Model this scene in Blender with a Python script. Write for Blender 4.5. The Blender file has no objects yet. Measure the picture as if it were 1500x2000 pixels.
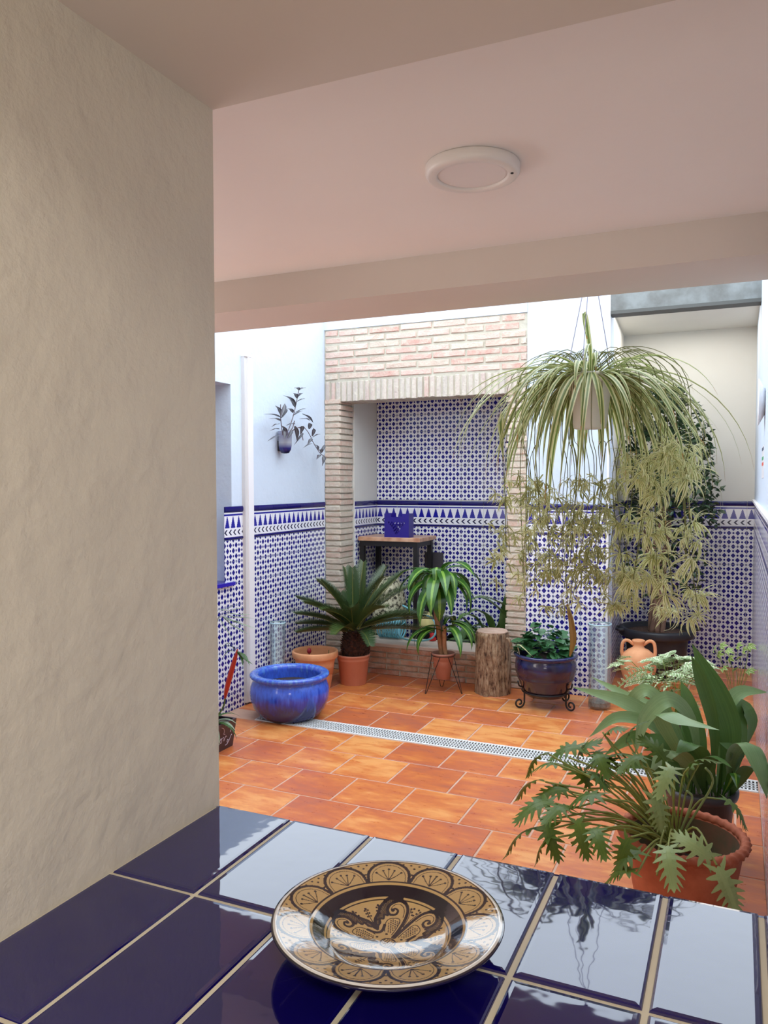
import bpy, math, random
import numpy as np
from mathutils import Vector, Matrix
from mathutils import noise as mnoise
random.seed(7)
rnd = random.random
def ru(a, b): return a + (b - a) * random.random()
PI = math.pi
scene = bpy.context.scene
COL = scene.collection

# ------------------------------------------------------------------ camera
EYE = Vector((0, 0, 1.6))
FPX = 1540.0
def cam_axes(yaw, pitch, roll):
    y, p, r = map(math.radians, (yaw, pitch, roll))
    f = Vector((-math.sin(y) * math.cos(p), math.cos(y) * math.cos(p), -math.sin(p)))
    rt = Vector((math.cos(y), math.sin(y), 0)); up = rt.cross(f)
    return rt * math.cos(r) + up * math.sin(r), up * math.cos(r) - rt * math.sin(r), f
CR, CU, CF = cam_axes(24.2, 2.16, -0.1)
cd = bpy.data.cameras.new('camera'); cam = bpy.data.objects.new('camera', cd); COL.objects.link(cam)
cd.sensor_fit = 'HORIZONTAL'; cd.sensor_width = 36; cd.lens = FPX / 1500 * 36
cd.clip_start = 0.02; cd.clip_end = 200
M = Matrix((CR, CU, -CF)).transposed().to_4x4(); M.translation = EYE
cam.matrix_world = M
scene.camera = cam

# ------------------------------------------------------------------ light
scene.view_settings.view_transform = 'Standard'; scene.view_settings.look = 'None'
scene.view_settings.gamma = 1; scene.view_settings.use_curve_mapping = False
scene.view_settings.exposure = 0.1
w = bpy.data.worlds.new('world'); scene.world = w; w.use_nodes = True
bg = w.node_tree.nodes['Background']
bg.inputs[0].default_value = (0.80, 0.90, 1.0, 1); bg.inputs[1].default_value = 3.75

def area(name, loc, size, power, color, rot=(0, 0, 0), spread=PI):
    ld = bpy.data.lights.new(name, 'AREA'); ld.shape = 'RECTANGLE'; ld.size, ld.size_y = size
    ld.energy = power; ld.color = color; ld.spread = spread
    o = bpy.data.objects.new(name, ld); COL.objects.link(o); o.location = loc; o.rotation_euler = rot
    return o
# fill light added behind the camera to brighten the reveal and gallery
area('room_fill_light', (0.4, -2.9, 1.5), (1.6, 1.3), 30, (1.0, 0.94, 0.86), (PI / 2, 0, 0))
# second added light, high behind the camera, brightens the reveal and counter
area('room_high_fill', (0.55, -0.75, 2.55), (0.5, 0.5), 26, (1.0, 0.93, 0.82))
# unseen fill light added behind the timber beam to brighten the alcove
area('alcove_fill_light', (-0.42, 6.62, 2.885), (0.9, 0.9), 10, (1.0, 0.96, 0.90))
# fill light added out of view in the gallery to lift its ceiling
area('gallery_fill_light', (-3.1, 1.9, 1.4), (0.7, 1.5), 12, (1.0, 0.93, 0.88), (0, -PI / 2, 0))

# ------------------------------------------------------------------ materials
def lin(c):
    c = c / 255.0
    return c / 12.92 if c <= 0.04045 else ((c + 0.055) / 1.055) ** 2.4
def C(r, g, b): return (lin(r), lin(g), lin(b), 1)
class NT:
    def __init__(s, name):
        s.m = bpy.data.materials.new(name); s.m.use_nodes = True; s.t = s.m.node_tree
        s.b = s.t.nodes['Principled BSDF']
    def n(s, typ, **kw):
        nd = s.t.nodes.new(typ)
        for k, v in kw.items(): setattr(nd, k, v)
        return nd
    def l(s, a, b): s.t.links.new(a, b)
    def val(s, nd, i, v):
        if hasattr(v, 'is_output') or isinstance(v, bpy.types.NodeSocket): s.l(v, nd.inputs[i])
        else: nd.inputs[i].default_value = v
    def math(s, op, a, b=0.0, c=0.0):
        nd = s.n('ShaderNodeMath', operation=op); s.val(nd, 0, a); s.val(nd, 1, b); s.val(nd, 2, c)
        return nd.outputs[0]
    def mix(s, f, a, b, mode='MIX'):
        nd = s.n('ShaderNodeMix', data_type='RGBA', blend_type=mode)
        s.val(nd, 0, f); s.val(nd, 6, a); s.val(nd, 7, b); return nd.outputs[2]
    def coord(s, k='Object'): return s.n('ShaderNodeTexCoord').outputs[k]
    def noise(s, vec, scale, detail=3, rough=0.5, out=0):
        nd = s.n('ShaderNodeTexNoise'); s.l(vec, nd.inputs[0]); nd.inputs['Scale'].default_value = scale
        nd.inputs['Detail'].default_value = detail; nd.inputs['Roughness'].default_value = rough
        return nd.outputs[out]
    def ramp(s, f, stops):
        nd = s.n('ShaderNodeValToRGB'); s.l(f, nd.inputs[0]); e = nd.color_ramp.elements
        while len(e) < len(stops): e.new(0.5)
        for i, (p, c) in enumerate(stops): e[i].position = p; e[i].color = c
        return nd.outputs[0]
    def rand(s): return s.n('ShaderNodeObjectInfo').outputs['Random']
    def bump(s, h, strength, dist=0.01):
        nd = s.n('ShaderNodeBump'); s.l(h, nd.inputs['Height']); nd.inputs['Strength'].default_value = strength
        nd.inputs['Distance'].default_value = dist; s.l(nd.outputs[0], s.b.inputs['Normal'])
    def out(s, col=None, rough=None, **kw):
        if col is not None: s.val(s.b, 'Base Color', col)
        if rough is not None: s.val(s.b, 'Roughness', rough)
        for k, v in kw.items(): s.val(s.b, k.replace('_', ' '), v)
        return s.m
def simple(name, col, rough=0.6, **kw): return NT(name).out(col, rough, **kw)

def plaster(name, col, col2, bump=0.25, scale=3.0, rough=0.75):
    s = NT(name); P = s.n('ShaderNodeNewGeometry').outputs['Position']
    n1 = s.noise(P, scale, 4); n2 = s.noise(P, 38, 5, 0.6); n3 = s.noise(P, 9, 3, 0.5)
    c = s.mix(n1, col, col2)
    h = s.math('ADD', s.math('MULTIPLY', n2, 0.35), n3)
    s.bump(h, bump, 0.02); return s.out(c, rough)
M_white = plaster('white_plaster', C(211, 222, 235), C(202, 214, 229), 0.3)
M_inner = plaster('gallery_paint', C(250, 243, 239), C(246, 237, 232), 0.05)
M_shaded = plaster('shaded_paint', C(224, 212, 203), C(216, 204, 194), 0.05)  # duller gallery paint: shade of the beam face is put into the colour
M_reveal = plaster('reveal_paint', C(226, 219, 206), C(219, 211, 197), 0.42, 2.0, 0.6)
M_alcove = plaster('alcove_paint', C(226, 224, 216), C(216, 213, 205), 0.05)
M_mortar = plaster('mortar', C(206, 201, 184), C(184, 176, 158), 0.7, 12, 0.9)
M_grout = simple('tile_grout', C(226, 218, 196), 0.8)
M_wgrout = simple('white_grout', C(222, 222, 226), 0.8)
M_fgrout = plaster('floor_grout', C(216, 180, 158), C(188, 145, 122), 0.2, 8, 0.85)

# hand painted star tiles: UV in metres, origin at the tile centre
HX, HY = 0.206 / 6, 0.154 / 4
NAVY = C(22, 20, 132); DNAVY = C(12, 10, 60)
def azulejo():
    s = NT('azulejo_pattern'); uv = s.n('ShaderNodeUVMap').outputs[0]
    sp = s.n('ShaderNodeSeparateXYZ'); s.l(uv, sp.inputs[0])
    u = s.math('DIVIDE', sp.outputs[0], HX); v = s.math('DIVIDE', sp.outputs[1], HY)
    U = s.math('ROUND', u); V = s.math('ROUND', v)
    du = s.math('ABSOLUTE', s.math('SUBTRACT', u, U)); dv = s.math('ABSOLUTE', s.math('SUBTRACT', v, V))
    par = s.math('ABSOLUTE', s.math('MODULO', s.math('ADD', U, V), 2.0))     # 0 big, 1 small
    big = s.math('MAXIMUM', s.math('LESS_THAN', s.math('ADD', du, dv), 0.56),
                 s.math('LESS_THAN', s.math('MAXIMUM', du, dv), 0.29))
    small = s.math('MAXIMUM', s.math('LESS_THAN', s.math('MAXIMUM', du, dv), 0.20), s.math('LESS_THAN', s.math('ADD', du, dv), 0.28))
    m = s.math('ADD', s.math('MULTIPLY', big, s.math('LESS_THAN', par, 0.5)), s.math('MULTIPLY', small, s.math('GREATER_THAN', par, 0.5)))
    n = s.noise(s.n('ShaderNodeNewGeometry').outputs['Position'], 60, 2)
    blue = s.mix(n, NAVY, C(30, 26, 120))
    c = s.mix(m, C(236, 236, 240), blue)
    return s.out(c, 0.16, Specular_IOR_Level=0.5)
M_azul = azulejo()
def border():
    s = NT('border_tile_pattern'); uv = s.n('ShaderNodeUVMap').outputs[0]
    sp = s.n('ShaderNodeSeparateXYZ'); s.l(uv, sp.inputs[0])
    x, z = sp.outputs[0], sp.outputs[1]        # z measured up from tile bottom (0..0.235)
    def band(a, b): return s.math('MULTIPLY', s.math('GREATER_THAN', z, a), s.math('LESS_THAN', z, b))
    dark = band(-1, 0.020)
    line = band(0.168, 0.181)
    cap = band(0.191, 1)
    # three stepped trees per tile
    tx = s.math('ABSOLUTE', s.math('SUBTRACT', s.math('MODULO', s.math('ADD', x, 10 * 0.206 + 0.103), 0.206 / 3), 0.206 / 6))
    tz = s.math('DIVIDE', s.math('FLOOR', s.math('DIVIDE', s.math('SUBTRACT', z, 0.083), 0.0135)), 6.0)
    tw = s.math('MULTIPLY', s.math('SUBTRACT', 1.04, tz), 0.0245)
    tree = s.math('MULTIPLY', s.math('LESS_THAN', tx, tw), band(0.083, 0.162))
    # chevrons pointing along the band, four per tile
    cz = s.math('ABSOLUTE', s.math('SUBTRACT', z, 0.052))
    cx = s.math('MODULO', s.math('ADD', s.math('SUBTRACT', x, s.math('MULTIPLY', cz, 1.1)), 10 * 0.206 + 0.103), 0.0515)
    chev = s.math('MULTIPLY', s.math('LESS_THAN', cx, 0.017), s.math('LESS_THAN', cz, 0.019))
    blue = s.math('MAXIMUM', s.math('MAXIMUM', line, tree), 0)
    c = s.mix(blue, C(234, 234, 240), C(30, 30, 145))
    c = s.mix(s.math('MAXIMUM', cap, dark), c, C(18, 12, 96))
    c = s.mix(chev, c, C(22, 22, 66))
    return s.out(c, 0.14)
M_border = border()
M_sill = simple('cobalt_glaze', C(50, 34, 170), 0.12)

def floor_mat():
    s = NT('terracotta_tile'); r = s.rand(); P = s.coord()
    off = s.n('ShaderNodeVectorMath', operation='ADD'); s.l(P, off.inputs[0])
    cmb = s.n('ShaderNodeCombineXYZ'); s.l(s.math('MULTIPLY', r, 50), cmb.inputs[0]); s.l(s.math('MULTIPLY', r, 31), cmb.inputs[1]); s.l(cmb.outputs[0], off.inputs[1])
    st = s.n('ShaderNodeVectorMath', operation='MULTIPLY'); s.l(off.outputs[0], st.inputs[0]); st.inputs[1].default_value = (0.6, 1.6, 1)
    n1 = s.noise(st.outputs[0], 5.0, 5, 0.62); n2 = s.noise(st.outputs[0], 22, 4, 0.6)
    f = s.math('ADD', s.math('MULTIPLY', n1, 0.75), s.math('MULTIPLY', n2, 0.25))
    f = s.math('ADD', f, s.math('MULTIPLY', s.math('SUBTRACT', r, 0.5), 0.22))
    c = s.ramp(f, [(0.30, C(184, 100, 72)), (0.43, C(202, 108, 62)), (0.54, C(218, 128, 66)), (0.66, C(236, 162, 94))])
    s.bump(n1, 0.15, 0.01)
    rr = s.math('ADD', s.math('MULTIPLY', n2, 0.22), 0.20)
    return s.out(c, rr, IOR=1.62)
M_floor = floor_mat()
def brick_mat(name, cols, smear):
    s = NT(name); r = s.rand(); P = s.n('ShaderNodeNewGeometry').outputs['Position']
    base = s.ramp(r, [(i / (len(cols) - 1), c) for i, c in enumerate(cols)])
    n1 = s.noise(P, 14, 5, 0.65); n2 = s.noise(P, 60, 4, 0.6)
    f = s.ramp(n1, [(0.42, (0, 0, 0, 1)), (0.66, (smear, smear, smear, 1))])
    c = s.mix(f, base, C(212, 203, 186))
    s.bump(s.math('ADD', n2, n1), 0.6, 0.01); return s.out(c, 0.9)
M_brick = brick_mat('pale_brick', [C(205, 160, 145), C(216, 178, 165), C(224, 192, 178), C(206, 176, 160), C(214, 198, 180)], 0.75)
M_brickp = brick_mat('pillar_brick', [C(208, 182, 164), C(204, 170, 152), C(214, 196, 176), C(200, 178, 160), C(212, 200, 182)], 0.8)
M_bricks = brick_mat('soldier_brick', [C(196, 184, 172), C(206, 190, 178), C(192, 182, 172), C(208, 170, 158), C(204, 198, 186)], 0.8)
M_brickd = brick_mat('parapet_brick_shaded', [C(178, 120, 90), C(190, 138, 106), C(172, 128, 100), C(196, 150, 120), C(182, 112, 84)], 0.5)  # browner than the upper bricks: the parapet's shade is put into the colour
M_coping = plaster('coping', C(222, 206, 190), C(206, 186, 170), 0.3, 9)

def glaze_counter():
    s = NT('cobalt_counter_glaze'); P = s.n('ShaderNodeNewGeometry').outputs['Position']
    n = s.noise(P, 16, 2, 0.5); n2 = s.noise(P, 3, 2)
    c = s.mix(n2, C(12, 6, 80), C(18, 10, 104))
    s.bump(n, 0.02, 0.02)
    return s.out(c, 0.03, IOR=1.8)
M_counter = glaze_counter()

def leaf_mat(name, c1, c2, stripe=None, swidth=0.5, rough=0.42, trans=0.12, edge=None, spec=0.4, tip=None):
    """UV.x: -1..1 across the blade, UV.y: 0..1 along it"""
    s = NT(name); uv = s.n('ShaderNodeUVMap').outputs[0]
    sp = s.n('ShaderNodeSeparateXYZ'); s.l(uv, sp.inputs[0]); r = s.rand()
    P = s.n('ShaderNodeNewGeometry').outputs['Position']
    n = s.noise(P, 25, 3)
    cb = s.n('ShaderNodeCombineXYZ'); s.l(s.math('MULTIPLY', sp.outputs[0], 5.0), cb.inputs[0]); s.l(s.math('MULTIPLY', sp.outputs[1], 0.9), cb.inputs[1]); s.l(s.math('MULTIPLY', r, 40.0), cb.inputs[2])
    vn = s.noise(cb.outputs[0], 1.6, 3, 0.6)
    c = s.mix(s.math('ADD', s.math('ADD', s.math('MULTIPLY', r, 0.4), s.math('MULTIPLY', n, 0.3)), s.math('MULTIPLY', s.math('SUBTRACT', vn, 0.35), 1.1)), c1, c2)
    ax = s.math('ABSOLUTE', sp.outputs[0])
    if stripe is not None:
        f = s.math('LESS_THAN', ax, swidth) if edge is None else s.math('GREATER_THAN', ax, swidth)
        f = s.math('MULTIPLY', f, 0.9)
        c = s.mix(f, c, stripe)
    if tip is not None:
        f = s.math('GREATER_THAN', s.math('ADD', sp.outputs[1], s.math('MULTIPLY', s.math('SUBTRACT', n, 0.5), 0.2)), 0.93)
        c = s.mix(f, c, tip)
    mt = s.out(c, rough, Specular_IOR_Level=spec)
    if trans:
        tr = s.n('ShaderNodeBsdfTranslucent'); s.l(c, tr.inputs[0])
        mx = s.n('ShaderNodeMixShader'); mx.inputs[0].default_value = trans
        s.l(s.b.outputs[0], mx.inputs[1]); s.l(tr.outputs[0], mx.inputs[2])
        s.l(mx.outputs[0], s.t.nodes['Material Output'].inputs[0])
    return mt
M_spider = leaf_mat('spider_leaf', C(98, 118, 58), C(128, 144, 76), C(212, 212, 158), 0.42, 0.4, 0.25, edge=True, tip=C(170, 130, 70))
M_spiderp = leaf_mat('plantlet_leaf', C(146, 156, 84), C(184, 190, 118), C(242, 240, 194), 0.32, 0.45, 0.4, edge=True)
M_spiderd = leaf_mat('plantlet_leaf_olive', C(118, 124, 64), C(158, 160, 94), C(210, 208, 152), 0.5, 0.45, 0.35, edge=True)
M_stem = simple('runner_stem', C(106, 108, 52), 0.6)
M_sago = leaf_mat('sago_leaf', C(34, 66, 44), C(82, 96, 44), None, rough=0.3, trans=0.08, spec=0.5)
M_sagor = simple('sago_rachis', C(122, 118, 52), 0.5)
M_drac = leaf_mat('dracaena_leaf', C(44, 88, 32), C(70, 116, 44), C(138, 178, 76), 0.22, 0.26, 0.2, spec=0.5)
M_aspi = leaf_mat('aspidistra_leaf', C(104, 136, 80), C(144, 168, 116), None, rough=0.36, trans=0.12, spec=0.5)
M_aspid = leaf_mat('aspidistra_leaf_dark', C(74, 108, 54), C(106, 140, 74), None, rough=0.34, trans=0.1, spec=0.5)
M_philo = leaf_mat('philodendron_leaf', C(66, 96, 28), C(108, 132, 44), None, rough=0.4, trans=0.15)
M_philol = leaf_mat('philodendron_leaf_sheen', C(134, 156, 92), C(160, 178, 118), None, rough=0.35, trans=0.15)  # lighter copy of the leaf green, with the sheen put into the colour
M_philos = simple('philodendron_stem', C(142, 150, 74), 0.45)
M_ficus = leaf_mat('ficus_leaf', C(34, 58, 38), C(72, 100, 64), None, rough=0.3, trans=0.08, spec=0.5)
M_glossy = leaf_mat('glossy_leaf', C(40, 84, 48), C(74, 122, 76), None, rough=0.25, trans=0.1, spec=0.6)
M_fern = leaf_mat('pale_fern_leaf', C(124, 158, 100), C(172, 196, 144), C(234, 240, 206), 0.55, 0.4, 0.2, edge=True)
M_ivy = leaf_mat('ivy_leaf', C(110, 140, 58), C(140, 166, 82), C(206, 216, 150), 0.7, 0.4, 0.2, edge=True)
M_trad = leaf_mat('purple_leaf', C(70, 52, 66), C(92, 92, 100), C(120, 122, 122), 0.35, 0.4, 0.1)
M_brom = leaf_mat('grey_green_leaf', C(120, 146, 120), C(160, 178, 150), None, rough=0.4, trans=0.2)
M_bromd = leaf_mat('bromeliad_leaf', C(50, 84, 36), C(74, 104, 44), None, rough=0.35, trans=0.1)
M_red = simple('red_bract', C(170, 44, 26), 0.45)
M_dryleaf = leaf_mat('dry_leaf', C(176, 140, 60), C(140, 98, 52), None, trans=0.1)

def noisecol(name, a, b, scale, rough=0.7, bump=0.0, **kw):
    s = NT(name); P = s.n('ShaderNodeNewGeometry').outputs['Position']; n = s.noise(P, scale, 4, 0.6)
    if bump: s.bump(n, bump, 0.01)
    return s.out(s.mix(s.ramp(n, [(0.35, (0, 0, 0, 1)), (0.65, (1, 1, 1, 1))]), a, b), rough, **kw)
M_soil = noisecol('soil', C(40, 30, 26), C(74, 56, 46), 60, 0.95, 0.6)
M_terra = noisecol('terracotta_plastic', C(214, 142, 114), C(206, 132, 104), 6, 0.5)
M_clay = noisecol('orange_clay', C(238, 172, 124), C(226, 156, 108), 9, 0.75)
M_clayr = noisecol('red_clay', C(170, 88, 58), C(198, 112, 78), 8, 0.75, 0.15)
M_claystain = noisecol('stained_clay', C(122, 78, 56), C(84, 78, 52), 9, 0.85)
M_rose = noisecol('rose_pot', C(186, 134, 116), C(176, 122, 104), 6, 0.5)
M_black = simple('black_metal', C(34, 32, 34), 0.45, Metallic=0.3)
M_blackp = noisecol('black_plastic', C(44, 46, 50), C(56, 58, 62), 9, 0.45)
M_darkp = simple('plum_plastic', C(58, 44, 50), 0.35)
M_pipe = simple('white_plastic', C(238, 236, 238), 0.4)
M_lamp = simple('lamp_plastic', C(236, 230, 226), 0.35)
M_lampd = simple('lamp_diffuser', C(238, 230, 228), 0.5)
M_trunk = noisecol('sago_bark', C(84, 52, 38), C(42, 28, 24), 40, 0.9, 0.5)
M_cane = noisecol('cane_bark', C(178, 134, 96), C(152, 106, 74), 30, 0.8, 0.3)
M_ficusb = noisecol('ficus_bark', C(150, 118, 98), C(124, 94, 78), 18, 0.85, 0.3)
def barkmat():
    s = NT('log_bark'); Pp = s.n('ShaderNodeNewGeometry').outputs['Position']
    st = s.n('ShaderNodeVectorMath', operation='MULTIPLY'); s.l(Pp, st.inputs[0]); st.inputs[1].default_value = (1, 1, 0.28)
    n = s.noise(st.outputs[0], 48, 5, 0.7); n2 = s.noise(Pp, 14, 3)
    f = s.math('ADD', s.math('MULTIPLY', n, .8), s.math('MULTIPLY', n2, .2)); s.bump(f, 1.0, 0.03)
    return s.out(s.ramp(f, [(.38, C(72, 50, 38)), (.47, C(150, 118, 90)), (.58, C(186, 160, 130)), (.7, C(204, 184, 156))]), .95)
M_bark = barkmat()
M_wood = noisecol('beam_wood', C(136, 140, 138), C(108, 108, 104), 6, 0.8, 0.3)
M_drain = simple('drain_grate', C(228, 228, 226), 0.45)
M_drainh = simple('drain_channel_dark', C(70, 84, 84), 0.6)
M_hose = simple('aqua_hose', C(130, 206, 222), 0.35)
M_cloth = simple('yellow_cloth', C(234, 220, 150), 0.9)
M_redp = simple('red_plastic', C(206, 34, 34), 0.4)
M_box = simple('cobalt_metal', C(38, 24, 128), 0.3)
M_cable = simple('mauve_string', C(150, 142, 168), 0.6)
M_potw = simple('white_hanging_pot', C(236, 233, 224), 0.5)
M_dark = simple('dark_void', C(30, 30, 32), 0.8)
M_glasswin = simple('window_glass', C(60, 70, 80), 0.05)
def glass(name, col, rough=0.03):
    s = NT(name); tr = s.n('ShaderNodeBsdfTransparent'); tr.inputs[0].default_value = col
    fr = s.n('ShaderNodeLayerWeight'); fr.inputs[0].default_value = 0.35
    gl_ = s.n('ShaderNodeBsdfGlossy'); gl_.inputs[0].default_value = (1, 1, 1, 1); gl_.inputs[1].default_value = rough
    mx = s.n('ShaderNodeMixShader'); s.l(s.math('ADD', s.math('MULTIPLY', fr.outputs['Facing'], 0.40), 0.05), mx.inputs[0])
    s.l(tr.outputs[0], mx.inputs[1]); s.l(gl_.outputs[0], mx.inputs[2]); s.l(mx.outputs[0], s.t.nodes['Material Output'].inputs[0])
    return s.out(col, rough)
M_vase = glass('clear_vase_glass', C(240, 248, 250))
def bluepot():
    s = NT('reactive_blue_glaze'); P = s.coord(); sp = s.n('ShaderNodeSeparateXYZ'); s.l(P, sp.inputs[0])
    st = s.n('ShaderNodeVectorMath', operation='MULTIPLY'); s.l(P, st.inputs[0]); st.inputs[1].default_value = (1, 1, 0.16)
    n = s.noise(st.outputs[0], 42, 4, 0.6)
    f = s.math('ADD', s.math('MULTIPLY', sp.outputs[2], 2.6), s.math('MULTIPLY', s.math('SUBTRACT', n, 0.5), 0.7))
    c = s.ramp(f, [(0.22, C(44, 52, 116)), (0.40, C(42, 64, 176)), (0.60, C(66, 108, 226)), (0.74, C(56, 86, 200)), (0.86, C(88, 136, 210))])
    return s.out(c, 0.16, Coat_Weight=0.5)
M_bluepot = bluepot()
def darkpot():
    s = NT('dark_blue_glaze'); P = s.coord(); sp = s.n('ShaderNodeSeparateXYZ'); s.l(P, sp.inputs[0])
    n = s.noise(P, 9, 3, 0.6)
    f = s.math('ADD', s.math('MULTIPLY', sp.outputs[2], 2.6), s.math('MULTIPLY', s.math('SUBTRACT', n, 0.5), 0.9))
    c = s.ramp(f, [(0.3, C(50, 38, 54)), (0.52, C(38, 34, 62)), (0.7, C(26, 32, 92)), (0.9, C(48, 52, 76))])
    return s.out(c, 0.15, Coat_Weight=0.5)
M_darkpot = darkpot()
def woodtop():
    s = NT('butcher_block'); P = s.coord()
    st = s.n('ShaderNodeVectorMath', operation='MULTIPLY'); s.l(P, st.inputs[0]); st.inputs[1].default_value = (3, 22, 3)
    n = s.noise(st.outputs[0], 3.2, 3)
    return s.out(s.ramp(n, [(0.35, C(176, 124, 94)), (0.5, C(202, 154, 122)), (0.65, C(214, 172, 142))]), 0.3)
M_top = woodtop()
def logtop():
    s = NT('log_cut_face'); P = s.coord(); sp = s.n('ShaderNodeVectorMath', operation='LENGTH')
    s.l(P, sp.inputs[0]); n = s.noise(P, 14, 3)
    r = s.math('ADD', s.math('MULTIPLY', sp.outputs['Value'], 60), s.math('MULTIPLY', n, 6))
    f = s.math('ADD', s.math('MULTIPLY', s.math('SINE', r), 0.5), 0.5)
    return s.out(s.mix(f, C(208, 178, 158), C(190, 158, 138)), 0.85)
M_logtop = logtop()
def leopard():
    s = NT('mottled_cream_cloth'); P = s.n('ShaderNodeNewGeometry').outputs['Position']
    n = s.noise(P, 30, 4, 0.7)
    return s.out(s.ramp(n, [(0.42, C(60, 54, 44)), (0.50, C(206, 200, 168)), (0.7, C(226, 222, 196))]), 0.9)
M_mottle = leopard()
def wallpotm():
    s = NT('blue_to_white_glass'); P = s.coord(); sp = s.n('ShaderNodeSeparateXYZ'); s.l(P, sp.inputs[0])
    c = s.ramp(s.math('ADD', s.math('MULTIPLY', sp.outputs[2], 6.0), 0.0), [(0.05, C(20, 16, 70)), (0.25, C(44, 44, 120)), (0.5, C(176, 178, 188)), (0.8, C(150, 152, 176))])
    return s.out(c, 0.15, Transmission_Weight=0.15)
M_wallpot = wallpotm()

# ------------------------------------------------------------------ mesh tools
WP = {}
class MB:
    def __init__(s): s.v = []; s.f = []; s.uv = []
    def add(s, vs, fs, uvs=None):
        o = len(s.v); s.v += [tuple(p) for p in vs]
        s.uv += list(uvs) if uvs is not None else [(p[0], p[1]) for p in vs]
        s.f += [tuple(i + o for i in f) for f in fs]; return s
    def box(s, x0, x1, y0, y1, z0, z1):
        vs = [(x, y, z) for z in (z0, z1) for y in (y0, y1) for x in (x0, x1)]
        return s.add(vs, [(0, 2, 3, 1), (4, 5, 7, 6), (0, 1, 5, 4), (2, 6, 7, 3), (0, 4, 6, 2), (1, 3, 7, 5)])
    def tube(s, pts, r, n=6, cap=True):
        pts = [Vector(p) for p in pts]; m = len(pts)
        rs = r if isinstance(r, (list, tuple)) else [r] * m
        t0 = (pts[1] - pts[0]).normalized()
        a = t0.orthogonal().normalized(); vs = []; fs = []
        for i, p in enumerate(pts):
            t = (pts[min(i + 1, m - 1)] - pts[max(i - 1, 0)]).normalized()
            a = (a - t * a.dot(t)); a = a.normalized() if a.length > 1e-6 else t.orthogonal().normalized()
            b = t.cross(a)
            for k in range(n):
                th = 2 * PI * k / n; vs.append(p + (a * math.cos(th) + b * math.sin(th)) * rs[i])
        for i in range(m - 1):
            for k in range(n):
                k2 = (k + 1) % n; fs.append((i * n + k, i * n + k2, (i + 1) * n + k2, (i + 1) * n + k))
        if cap: fs += [tuple(range(n - 1, -1, -1)), tuple((m - 1) * n + k for k in range(n))]
        return s.add(vs, fs, [(0, 0)] * len(vs))
    def lathe(s, prof, n=40, c=(0, 0, 0), close=False, fn=None, cap=True):
        vs = []; fs = []; m = len(prof)
        for r, z in prof:
            for k in range(n):
                th = 2 * PI * k / n; rr = r * (fn(th, z, r) if fn else 1)
                vs.append((c[0] + rr * math.cos(th), c[1] + rr * math.sin(th), c[2] + z))
        for i in range(m - 1 if not close else m):
            for k in range(n):
                k2 = (k + 1) % n; j = (i + 1) % m
                fs.append((i * n + k, i * n + k2, j * n + k2, j * n + k))
        if not close:
            if prof[0][0] > 1e-5 and cap: fs.append(tuple(range(n - 1, -1, -1)))
        return s.add(vs, fs)
    def ribbon(s, pts, ws, fold=0.25, up=(0, 0, 1), twist=0.0, side=None):
        """folded leaf blade: three vertices across, the midrib lowered by fold*width"""
        pts = [Vector(p) for p in pts]; m = len(pts); vs = []; uv = []; fs = []
        up = Vector(up); S0 = None
        for i, p in enumerate(pts):
            t = (pts[min(i + 1, m - 1)] - pts[max(i - 1, 0)])
            t = t.normalized() if t.length > 1e-9 else Vector((0, 0, 1))
            S = Vector(side) if side is not None else t.cross(up)
            if side is not None: S = S - t * S.dot(t)
            if S.length < 0.05: S = S0 if S0 is not None else t.orthogonal()
            S = S.normalized()
            if S0 is not None and S.dot(S0) < 0: S = -S
            S0 = S
            if twist:
                S = (Matrix.Rotation(twist * i / (m - 1), 3, t) @ S)
            N = S.cross(t).normalized(); wd = ws[i]
            vs += [p - S * wd, p - N * (fold * wd), p + S * wd]
            tt = i / (m - 1); uv += [(-1, tt), (0, tt), (1, tt)]
        for i in range(m - 1):
            a = i * 3; fs += [(a, a + 1, a + 4, a + 3), (a + 1, a + 2, a + 5, a + 4)]
        return s.add(vs, fs, uv)
    def mesh(s, name, mat, org=(0, 0, 0), smooth=False):
        me = bpy.data.meshes.new(name); ox, oy, oz = org
        me.from_pydata([(x - ox, y - oy, z - oz) for x, y, z in s.v], [], s.f)
        ul = me.uv_layers.new(name='UVMap')
        li = np.empty(len(me.loops), dtype=np.int32); me.loops.foreach_get('vertex_index', li)
        ul.data.foreach_set('uv', np.array(s.uv, dtype=np.float32)[li].ravel())
        if mat is not None: me.materials.append(mat)
        if smooth: me.polygons.foreach_set('use_smooth', [True] * len(me.polygons))
        me.update(); return me
def link(name, me, parent=None, org=(0, 0, 0), rot=None, scale=None):
    o = bpy.data.objects.new(name, me); COL.objects.link(o); org = Vector(org)
    if parent is not None: o.parent = parent; o.location = org - WP[parent.name]
    else: o.location = org
    if rot is not None: o.rotation_euler = rot
    if scale is not None: o.scale = scale
    WP[o.name] = org; return o
def part(name, mb, mat, parent=None, org=None, smooth=False, **kw):
    if org is None: org = WP[parent.name] if parent is not None else Vector((0, 0, 0))
    o = link(name, mb.mesh(name, mat, org, smooth), parent, org)
    for k, v in kw.items(): o[k] = v
    return o
def thing(name, label, cat, loc, group=None):
    o = bpy.data.objects.new(name, None); COL.objects.link(o); o.location = loc; o.empty_display_size = 0.1
    o['label'] = label; o['category'] = cat
    if group: o['group'] = group
    WP[o.name] = Vector(loc); return o
def tag(o, label, cat, group=None):
    o['label'] = label; o['category'] = cat
    if group: o['group'] = group
    return o
def struct(name, mb, mat, org=(0, 0, 0)):
    o = part(name, mb, mat, None, org); o['kind'] = 'structure'; return o
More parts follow.
